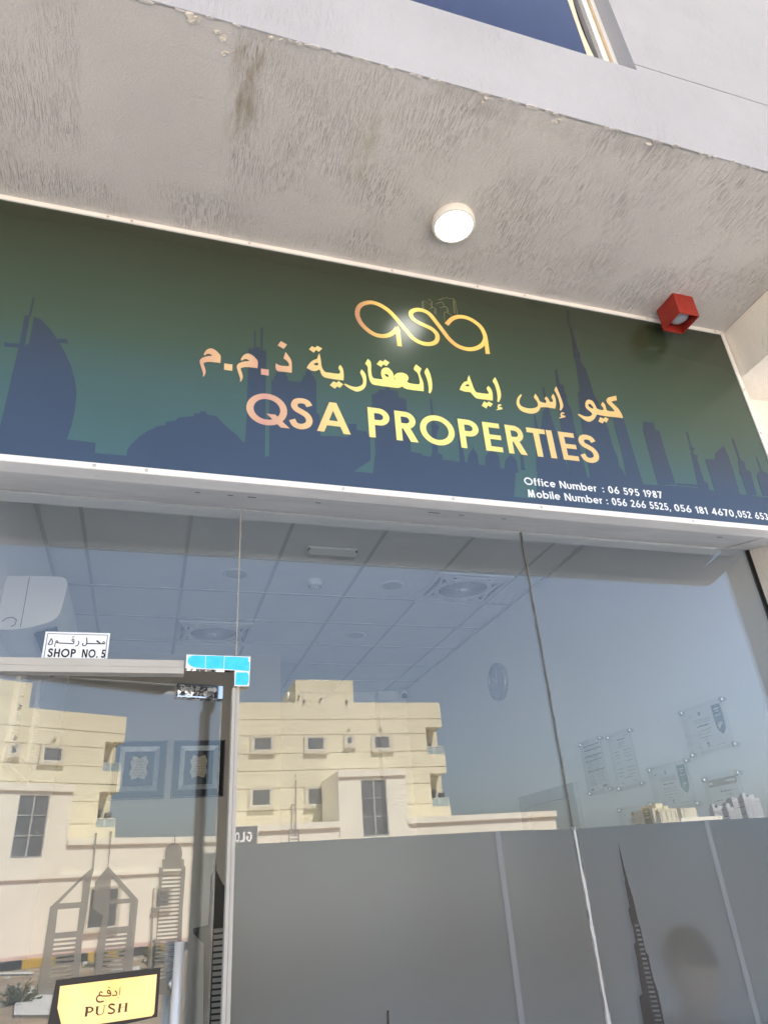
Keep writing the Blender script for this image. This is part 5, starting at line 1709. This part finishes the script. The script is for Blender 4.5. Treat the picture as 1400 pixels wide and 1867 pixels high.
# bay fronts beside the balconies
for (z0, z1) in ((bt1, g1 - gr), (g1 + gr, RZ), (bt2, g4 - gr), (g4 + gr, bb1), (max(GZ, bb2 - .75), bb2)):
    m.box(XB + .001, XE, YB_ - .12, YB_, z0, z1)
m.box(XB, XE - .12, YB_ - 1.7, YB_ - .121, bt1, bt1 + .2).box(XB, XE - .12, YB_ - 1.7, YB_ - .121, bt2, bt2 + .2).box(XB, XE - .1, YB_ - 1.7, YB_ - .121, bb1 - .2, bb1 - .1).box(XB, XE - .1, YB_ - 1.7, YB_ - .121, bb2 - .2, bb2 - .1)
m.box(XE - .119, XE, YB_ - 1.7, YB_ - .121, bt1, RZ).box(XE - .119, XE, YB_ - 1.7, YB_ - .121, bt2, bb1).box(XE - .119, XE, YB_ - 1.7, YB_ - .121, bb2 - .75, bb2)
m.box(XB - .02, XI, YB_ - 12, YB_ - 1.71, -.5, RZ - .05).box(XI, XE, YB_ - 12, YB_ - 1.71, bt1, RZ - .05)
m.done('facade', M['cream'], ob)
def owin(x0, x1, z0, z1, yf, fw_=.20, mat=None, parent=None, bars=1):
    """surround proud of the wall, frame, pane and a sill that throws a shadow"""
    m = MB()
    m.box(x0, x1, yf, yf + .07, z0, z0 + fw_ * .8).box(x0, x1, yf, yf + .07, z1 - fw_ * .7, z1).box(x0, x0 + fw_, yf, yf + .07, z0 + fw_ * .8, z1 - fw_ * .7).box(x1 - fw_, x1, yf, yf + .07, z0 + fw_ * .8, z1 - fw_ * .7)
    wn = m.done('window', M['trim_grey'], parent or ob)
    a, b_, c, d = x0 + fw_, x1 - fw_, z0 + fw_ * .8, z1 - fw_ * .7
    f = .05
    MB().box(a, b_, yf + .006, yf + .05, c, c + f).box(a, b_, yf + .006, yf + .05, d - f, d).box(a, a + f, yf + .006, yf + .05, c + f, d - f).box(b_ - f, b_, yf + .006, yf + .05, c + f, d - f).done('frame', M['wframe'], wn)
    pn = MB().box(a + f, b_ - f, yf + .004, yf + .02, c + f, d - f)
    pn.done('pane', M['dglass'], wn)
    if bars:
        box('mullion', M['slate'], wn, (a + b_) / 2 - .02, (a + b_) / 2 + .02, yf + .0203, yf + .028, c + f, d - f)
    box('sill', M['trim_grey'], wn, x0 - .03, x1 + .03, yf, yf + .16, z0 - .07, z0 - .001)
    return wn
for (xa, xb, ya, yb) in ((456.9, 501.3, 1341, 1373.5), (554.4, 596, 1341, 1372.5), (626.8, 646.6, 1339.8, 1362), (676.6, 715.7, 1339, 1370)):
    yy = (ya + yb) / 2
    owin(mx(xa, yy), mx(xb, yy), mz(yb, xa), mz(ya, xa), YB_ + .001, .2, bars=(xa != 626.8))
for (xa, xb, ya, yb) in ((453.5, 499.5, 1435.5, 1475.5), (555.4, 600, 1434, 1473)):
    yy = (ya + yb) / 2
    owin(mx(xa, yy), mx(xb, yy), mz(yb, xa), mz(ya, xa), YB_ + .001, .2, bars=0)
for x in (-4.5, -1.0, 2.4):                      # the rest of the row, beyond the jamb
    owin(x, x + 1.7, mz(1373.5, 480), mz(1341, 480), YB_ + .001)
    owin(x, x + 1.7, mz(1475, 480), mz(1435, 480), YB_ + .001)
def small(name, x, y, V, mat, s_=.07):
    p = mir(x, y, V)
    return MB().box(p.x - s_, p.x + s_, p.y, p.y + .1, p.z - s_, p.z + s_).done(name, mat, ob, .01)
for q in ((636.5, 1328), (695, 1327), (428, 1513)):
    small('wall_vent', *q, VB, M['trim_grey'], .09)
# balconies: railing glass, posts, rear windows
for (rt, zb, zt) in ((mz(1360.5, 790), bb1, bt1), (mz(1454.8, 796), bb2, bt2)):
    rl = MB().box(XB + .02, XE - .02, YB_ - .09, YB_ - .03, rt - .04, rt).box(XE - .08, XE - .02, YB_ - 1.69, YB_ - .091, rt - .04, rt)
    b0 = rl.done('railing', M['wframe'], ob)
    MB().box(XB + .03, XE - .07, YB_ - .065, YB_ - .053, zb, rt - .041).box(XE - .058, XE - .046, YB_ - 1.68, YB_ - .1, zb, rt - .041).done('railing_glass', M['balc'], b0)
    MB().box(XE - .75, XE - .70, YB_ - .088, YB_ - .04, zb, rt - .0405).box(XE - .065, XE - .03, YB_ - .091, YB_ - .04, zb, rt - .0405).done('post', M['wframe'], b0)
    split_loose(bpy.data.objects[[q.name for q in b0.children if q.name.startswith('post')][0]])
    owin(XB + .10, XI - .42, zb + .02, zt - .75, YB_ - 1.709, .08, bars=0)
MB().box(XI - .75, XI - .05, YB_ - 1.2, YB_ - .8, bb2, bb2 + .62).box(XI - .6, XI - .2, YB_ - 1.1, YB_ - .8, bb2 + .621, bb2 + .95).done('outdoor_unit', M['grille'], ob, .03)
# stair-head on the roof with a water tank
m = MB()
px0, px1 = mx(539, 1260), mx(644, 1260)
m.box(px0, px1, YB_ - 5.2, YB_ - .02, RZ + .001, mz(1264, 600)).box(px0 - .0005, px1 + .0005, YB_ - 5.2, YB_ - .02, mz(1264, 600) + .03, mz(1240, 590))
m.box(px0 + .02, px1 - .02, YB_ - 5.18, YB_ - .04, mz(1264, 600), mz(1264, 600) + .03)
m.done('stair_head', M['cream'], ob)
box('roof_parapet', M['cream'], ob, -6.9, XE - .3, YB_ - 11.8, YB_ - 11.5, RZ, RZ + .3)
for q in ((545, 1269.5), (554, 1279), (585, 1274), (632, 1279.5)):
    small('roof_spotlight', *q, VB - .03, M['grille'], .06)
MB().cyl((mx(532, 1260) , YB_ - 1.2, RZ), (mx(532, 1260), YB_ - 1.2, mz(1260, 532) + .2), .07, .07, 10).done('vent_pipe', M['tanksteel'], ob)
tz = mz(1240, 590)
tkk = thing('water_tank', 'white roof water tank with rails on the stair head of the cream block', 'water tank', (mx(590, 1238), YB_ - 1.8, tz))
ta, tb_ = mx(568, 1236), mx(608, 1236)
MB().box(ta, tb_, YB_ - 2.6, YB_ - 1.0, tz + .002, tz + .30).done('tank', M['tanksteel'], tkk, .06, 3)
MB().lathe(((ta + tb_) / 2 - .1, YB_ - 1.8, tz + .30), (0, 0, 1), [(.28, 0), (.27, .10), (.16, .16), (0, .18)], 18).done('lid', M['tanksteel'], tkk)
MB().tube([(ta - .35, YB_ - 1.0, tz), (ta - .35, YB_ - 1.0, tz + .22), (ta, YB_ - 1.0, tz + .22)], .025, 6).tube([(tb_ + .35, YB_ - 1.0, tz), (tb_ + .35, YB_ - 1.0, tz + .22), (tb_, YB_ - 1.0, tz + .22)], .025, 6).done('rail', M['tanksteel'], tkk)
# podium: single storey with ledge, a taller stair block with tall window
PT0, PT1 = 4.93, 4.60
PXE = mir(1011.5, 1490, VPD).x
m = MB()
bxl, bxr = mir(617, 1450, VPD).x, mir(740.5, 1450, VPD).x
m.box(-8, PXE, YB_ + .005, YP_, GZ, PT1).box(-8.12, bxl - .001, YB_ + .005, YP_ + .12, PT1 + .001, PT0).box(bxr + .001, PXE + .1, YB_ + .005, YP_ + .12, PT1 + .001, PT0)
m.box(-8.05, bxr + 7.2, YP_ + .001, YP_ + .10, 3.02, 3.20)
m.done('podium', M['podium'], ob)
bt = mz(1404, 680, VPD)
bw0, bw1, bh0, bh1 = mir(659.5, 1480, VPD).x, mir(706.5, 1480, VPD).x, mz(1524.5, 685, VPD), mz(1422.6, 680, VPD)
m = MB()
m.box(bxl, bw0, YP_ - 4.4, YP_ + .06, 3.21, bt - .36).box(bw1, bxr, YP_ - 4.4, YP_ + .06, 3.21, bt - .36).box(bw0, bw1, YP_ - 4.4, YP_ + .06, bh1, bt - .36)
m.box(bw0, bw1, YP_ - 4.4, YP_ - .06, 4.61, bh1).box(bw0, bw1, YP_ + .001, YP_ + .06, 3.21, bh0)
m.box(bxl - .0, bxr + .06, YP_ - 4.4, YP_ + .16, bt - .359, bt)
m.done('stair_block', M['podium'], ob)
tws = box('tall_window', M['slate'], ob, bw0 + .001, bw1 - .001, YP_ + .001, YP_ + .003, bh0, bh1 - .001)
nz = 3
dz = (bh1 - bh0) / nz
fr_ = MB()
fr_.box(bw0 + .001, bw0 + .05, YP_ + .0035, YP_ + .03, bh0 + .05, bh1).box(bw1 - .05, bw1 - .001, YP_ + .0035, YP_ + .03, bh0 + .05, bh1)
fr_.box((bw0 + bw1) / 2 - .04, (bw0 + bw1) / 2 + .04, YP_ + .0035, YP_ + .03, bh0 + .05, bh1)
for k in range(nz + 1):
    fr_.box(bw0 + .001, bw1 - .001, YP_ + .0305, YP_ + .045, bh0 + .05 + dz * k * .985 - .025, bh0 + .05 + dz * k * .985 + .025)
fr_.done('window_frame', plain('grey_window_frame', (.44, .44, .42), .5, .4), tws)
box('pane', M['dglass'], tws, bw0 + .002, bw1 - .002, YP_ + .0032, YP_ + .012, bh0 + .03, bh1 - .002)
for (xa, xb, ya, yb) in ((152, 216, 1616, 1697), (278, 312, 1618, 1659)):
    a, b_ = dmir_y(xa, yb - 8, YP_), dmir_y(xb, yb - 8, YP_)
    z1, z0 = dmir_y((xa + xb) / 2, ya, YP_).z, dmir_y((xa + xb) / 2, yb, YP_).z
    owin(a.x, b_.x, z0, z1, YP_ + .001, .16)
# GLOB.. board
gy = YP_ + .1005
gx0, gx1 = 1.0, mir(468.5, 1525, VPD - .1).x
gb = thing('street_sign_board', 'dark grey board with white capital letters on the pale podium across the street', 'sign', ((gx0 + gx1) / 2, gy, 3.6))
gtop, gbot = mz(1507, 450, VPD - .1), mz(1552, 450, VPD - .1)
MB().box(gx0, gx1, YP_ + .121, YP_ + .20, gbot, gtop).done('board', M['slate'], gb)
MB().box(gx1, gx1 + .06, YP_ + .121, YP_ + .21, gbot, gtop).done('board_edge', M['wframe'], gb)
cap_ = mz(1517, 455, VPD) - mz(1535.3, 455, VPD)
gz0 = mz(1535.3, 455, VPD)
for ch_, pa, pb in (('G', 448.5, 459), ('L', 437, 446), ('O', 428, 436), ('B', 419, 426.5)):
    P, W = glyph(ch_, .2)
    xa, xb = mir(pa, 1526, VPD).x, mir(pb, 1526, VPD).x
    plate('letter', [[(xb - (xb - xa) * x / W, gz0 + cap_ * z) for x, z in f] for f in P], lambda u, v, d: (u, YP_ + .2005 + d, v), .02, M['paper'], gb)
# pavement and kerb in front of the podium
struct(box('sidewalk', M['paver'], None, -30, 40, YP_ + .002, -34.2, GZ - .2, GZ + .17))
kb = MB().box(-30, 30, -.25, .25, 0, .32).done('kerb', M['kerb'], None)
kb.location = (8, -33.6, GZ); kb.rotation_euler = (0, 0, R(8)); struct(kb)
# concrete slabs lying in the sand
for k, (pts) in enumerate(([(100, 820), (335, 815), (330, 965), (80, 965)], [(660, 690), (830, 668), (832, 685), (665, 708)], [(0, 705), (200, 700), (200, 712), (0, 716)])):
    P = [dmir_z(*q, GZ) for q in cr(0, 1560, 3.2558, pts)]
    m = MB()
    m.hexa([(p.x, p.y, GZ - .05) for p in P], [(p.x, p.y, GZ + .06) for p in P])
    sl = m.done('concrete_slab', M['concrete'], None)
    setp(sl, ['wide flat concrete slab lying in the sand nearest the shop', 'narrow broken concrete strip lying on the sand below the yellow kerb', 'long thin concrete strip lying on the sand at the far left of the lot'][k], 'concrete slab', 'concrete slabs on the sand lot')
def shrub(x, y, r, h_, label):
    t = thing('desert_shrub', label, 'shrub', (x, y, GZ), 'shrubs on the sand lot')
    rnd = random.Random(int(x * 100))
    m = MB(); tw_ = MB()
    for k in range(26):
        an = rnd.uniform(0, 6.28); el = rnd.uniform(.25, 1.5)
        L = r * rnd.uniform(.5, 1.1)
        tip = Vector((x + math.cos(an) * math.cos(el) * L, y + math.sin(an) * math.cos(el) * L, GZ + math.sin(el) * h_ * rnd.uniform(.6, 1.1)))
        tw_.cyl((x, y, GZ - .02), tip, .012, .004, 5)
        for j in range(26):
            s_ = rnd.uniform(.3, 1.05)
            c = Vector((x, y, GZ)).lerp(tip, s_) + Vector((rnd.gauss(0, .06), rnd.gauss(0, .06), rnd.gauss(0, .05))) * r
            d1 = Vector((rnd.gauss(0, 1), rnd.gauss(0, 1), rnd.gauss(0, 1))).normalized() * .055 * r * 1.4
            d2 = d1.orthogonal().normalized() * .02 * r * 1.4
            m.b.faces.new([m.b.verts.new(tuple(c + q)) for q in (-d1, d2, d1, -d2)])
    m.done('foliage', M['leaf'], t, normals=False)
    tw_.done('stem', M['twig'], t)
for (a, b_, r, h_, lb) in ((600, 672, .75, .6, 'ragged green shrub by the broken concrete strip in the sand'), (915, 668, .9, .8, 'dark bushy shrub on the sand beside the door handle'), (110, 885, .8, .45, 'low olive shrub growing at the edge of the wide concrete slab')):
    q = cr(0, 1560, 3.2558, [(a, b_)])[0]
    p = dmir_z(*q, GZ)
    shrub(p.x, p.y, r * .9, h_, lb)
def rubble():
    m = MB()
    rnd = random.Random(4)
    for k in range(520):
        x, y = rnd.uniform(-6, 20), rnd.uniform(-32, -6.5)
        s_ = rnd.uniform(.03, .16) * (1.6 if rnd.random() < .08 else 1)
        pts = [(x + math.cos(i * 1.2566) * s_ * rnd.uniform(.6, 1.1), y + math.sin(i * 1.2566) * s_ * rnd.uniform(.6, 1.1)) for i in range(5)]
        hh = s_ * rnd.uniform(.3, .9)
        m.hexa([(a, b_, GZ - .01) for a, b_ in pts], [(x + (a - x) * .7, y + (b_ - y) * .7, GZ + hh) for a, b_ in pts])
    o = m.done('rubble', M['concrete'], None)
    o['kind'] = 'stuff'
rubble()
# far villa and far towers, low over the film at the right
VV = 118.0
F5 = ((1120, 1420), 5.0)
def vq(x, y, V=VV):
    q = cr(F5[0][0], F5[0][1], F5[1], [(x, y)])[0]
    return mir(*q, V)
vl = thing('far_villa', 'small far cream villa with a stepped roof, low over the frosted film', 'building', (vq(480, 330).x, -VV - 4, GZ))
def vbox(m, x0, x1, y0, V, dep, y1=None):
    a, b_ = vq(x0, (y0 + 380) / 2, V), vq(x1, (y0 + 380) / 2, V)
    m.box(a.x, b_.x, -V - dep, -V, GZ if y1 is None else vq(x0, y1, V).z, vq((x0 + x1) / 2, y0, V).z)
    return m
m = MB()
vbox(m, 352, 410, 268, VV + 1, 7); vbox(m, 411, 575, 270, VV, 8); vbox(m, 385, 450, 222, VV + 3, 5); vbox(m, 460, 500, 246, VV + 2.5, 4)
m.done('villa_wall', M['cream'], vl)
m = MB(); vbox(m, 576, 608, 272, VV + 4, 3); m.done('shaded_wing', M['cream'], vl)
m = MB()
for q in (430, 475, 520, 560):
    vbox(m, q, q + 2, 285, VV - .12, .1, 375)
m.done('facade_joint', M['trim_grey'], vl)
v2 = thing('far_annex', 'plain cream box building with a long low wall, right of the far villa', 'building', (vq(680, 330).x, -VV - 4, GZ))
m = MB(); vbox(m, 609, 752, 264, VV, 7); m.done('annex_wall', M['cream'], v2)
m = MB(); vbox(m, 604, 985, 346, VV - 6, .4); m.done('boundary_wall', M['podium'], v2)
m = MB(); vbox(m, 636, 642, 262, VV - .1, .12); m.done('downpipe', M['trim_grey'], v2)
VT = 420.0
def tower(x0, x1, y0, V, lb, storeys, cols):
    a, b_ = vq(x0, 300, V), vq(x1, 300, V)
    zt = vq((x0 + x1) / 2, y0, V).z
    t = thing('far_tower', lb, 'tower', ((a.x + b_.x) / 2, -V, GZ), 'far white apartment towers')
    wd = b_.x - a.x
    MB().box(a.x, b_.x, -V - wd, -V, GZ, zt).box(a.x + wd * .2, b_.x - wd * .3, -V - wd * .8, -V - wd * .2, zt, zt + 2.5).done('tower_wall', M['haze_white'], t)
    m = MB()
    for i in range(storeys):
        for j in range(cols):
            z = GZ + 3 + (zt - GZ - 4) * i / storeys
            x = a.x + wd * (j + .2) / cols
            m.box(x, x + wd * .6 / cols, -V - .05, -V + .04, z, z + (zt - GZ) / storeys * .5)
    m.done('window_grid', M['haze_glass'], t)
tower(900, 945, 262, VT, 'low far white tower, leftmost of the far skyline over the film', 9, 4)
tower(946, 1030, 268, VT + 20, 'wide low far white tower, second from the left of the skyline', 9, 8)
tower(1032, 1094, 258, VT + 5, 'mid height far white tower behind the brown headed certificate', 10, 6)
tower(1096, 1200, 198, VT + 15, 'broad taller far white tower under the brown headed certificate', 14, 9)
tower(1204, 1262, 162, VT, 'tallest far white tower beside the certificate edge', 17, 5)
tower(1264, 1352, 172, VT + 30, 'pale far tower at the right end of the far skyline', 16, 6)
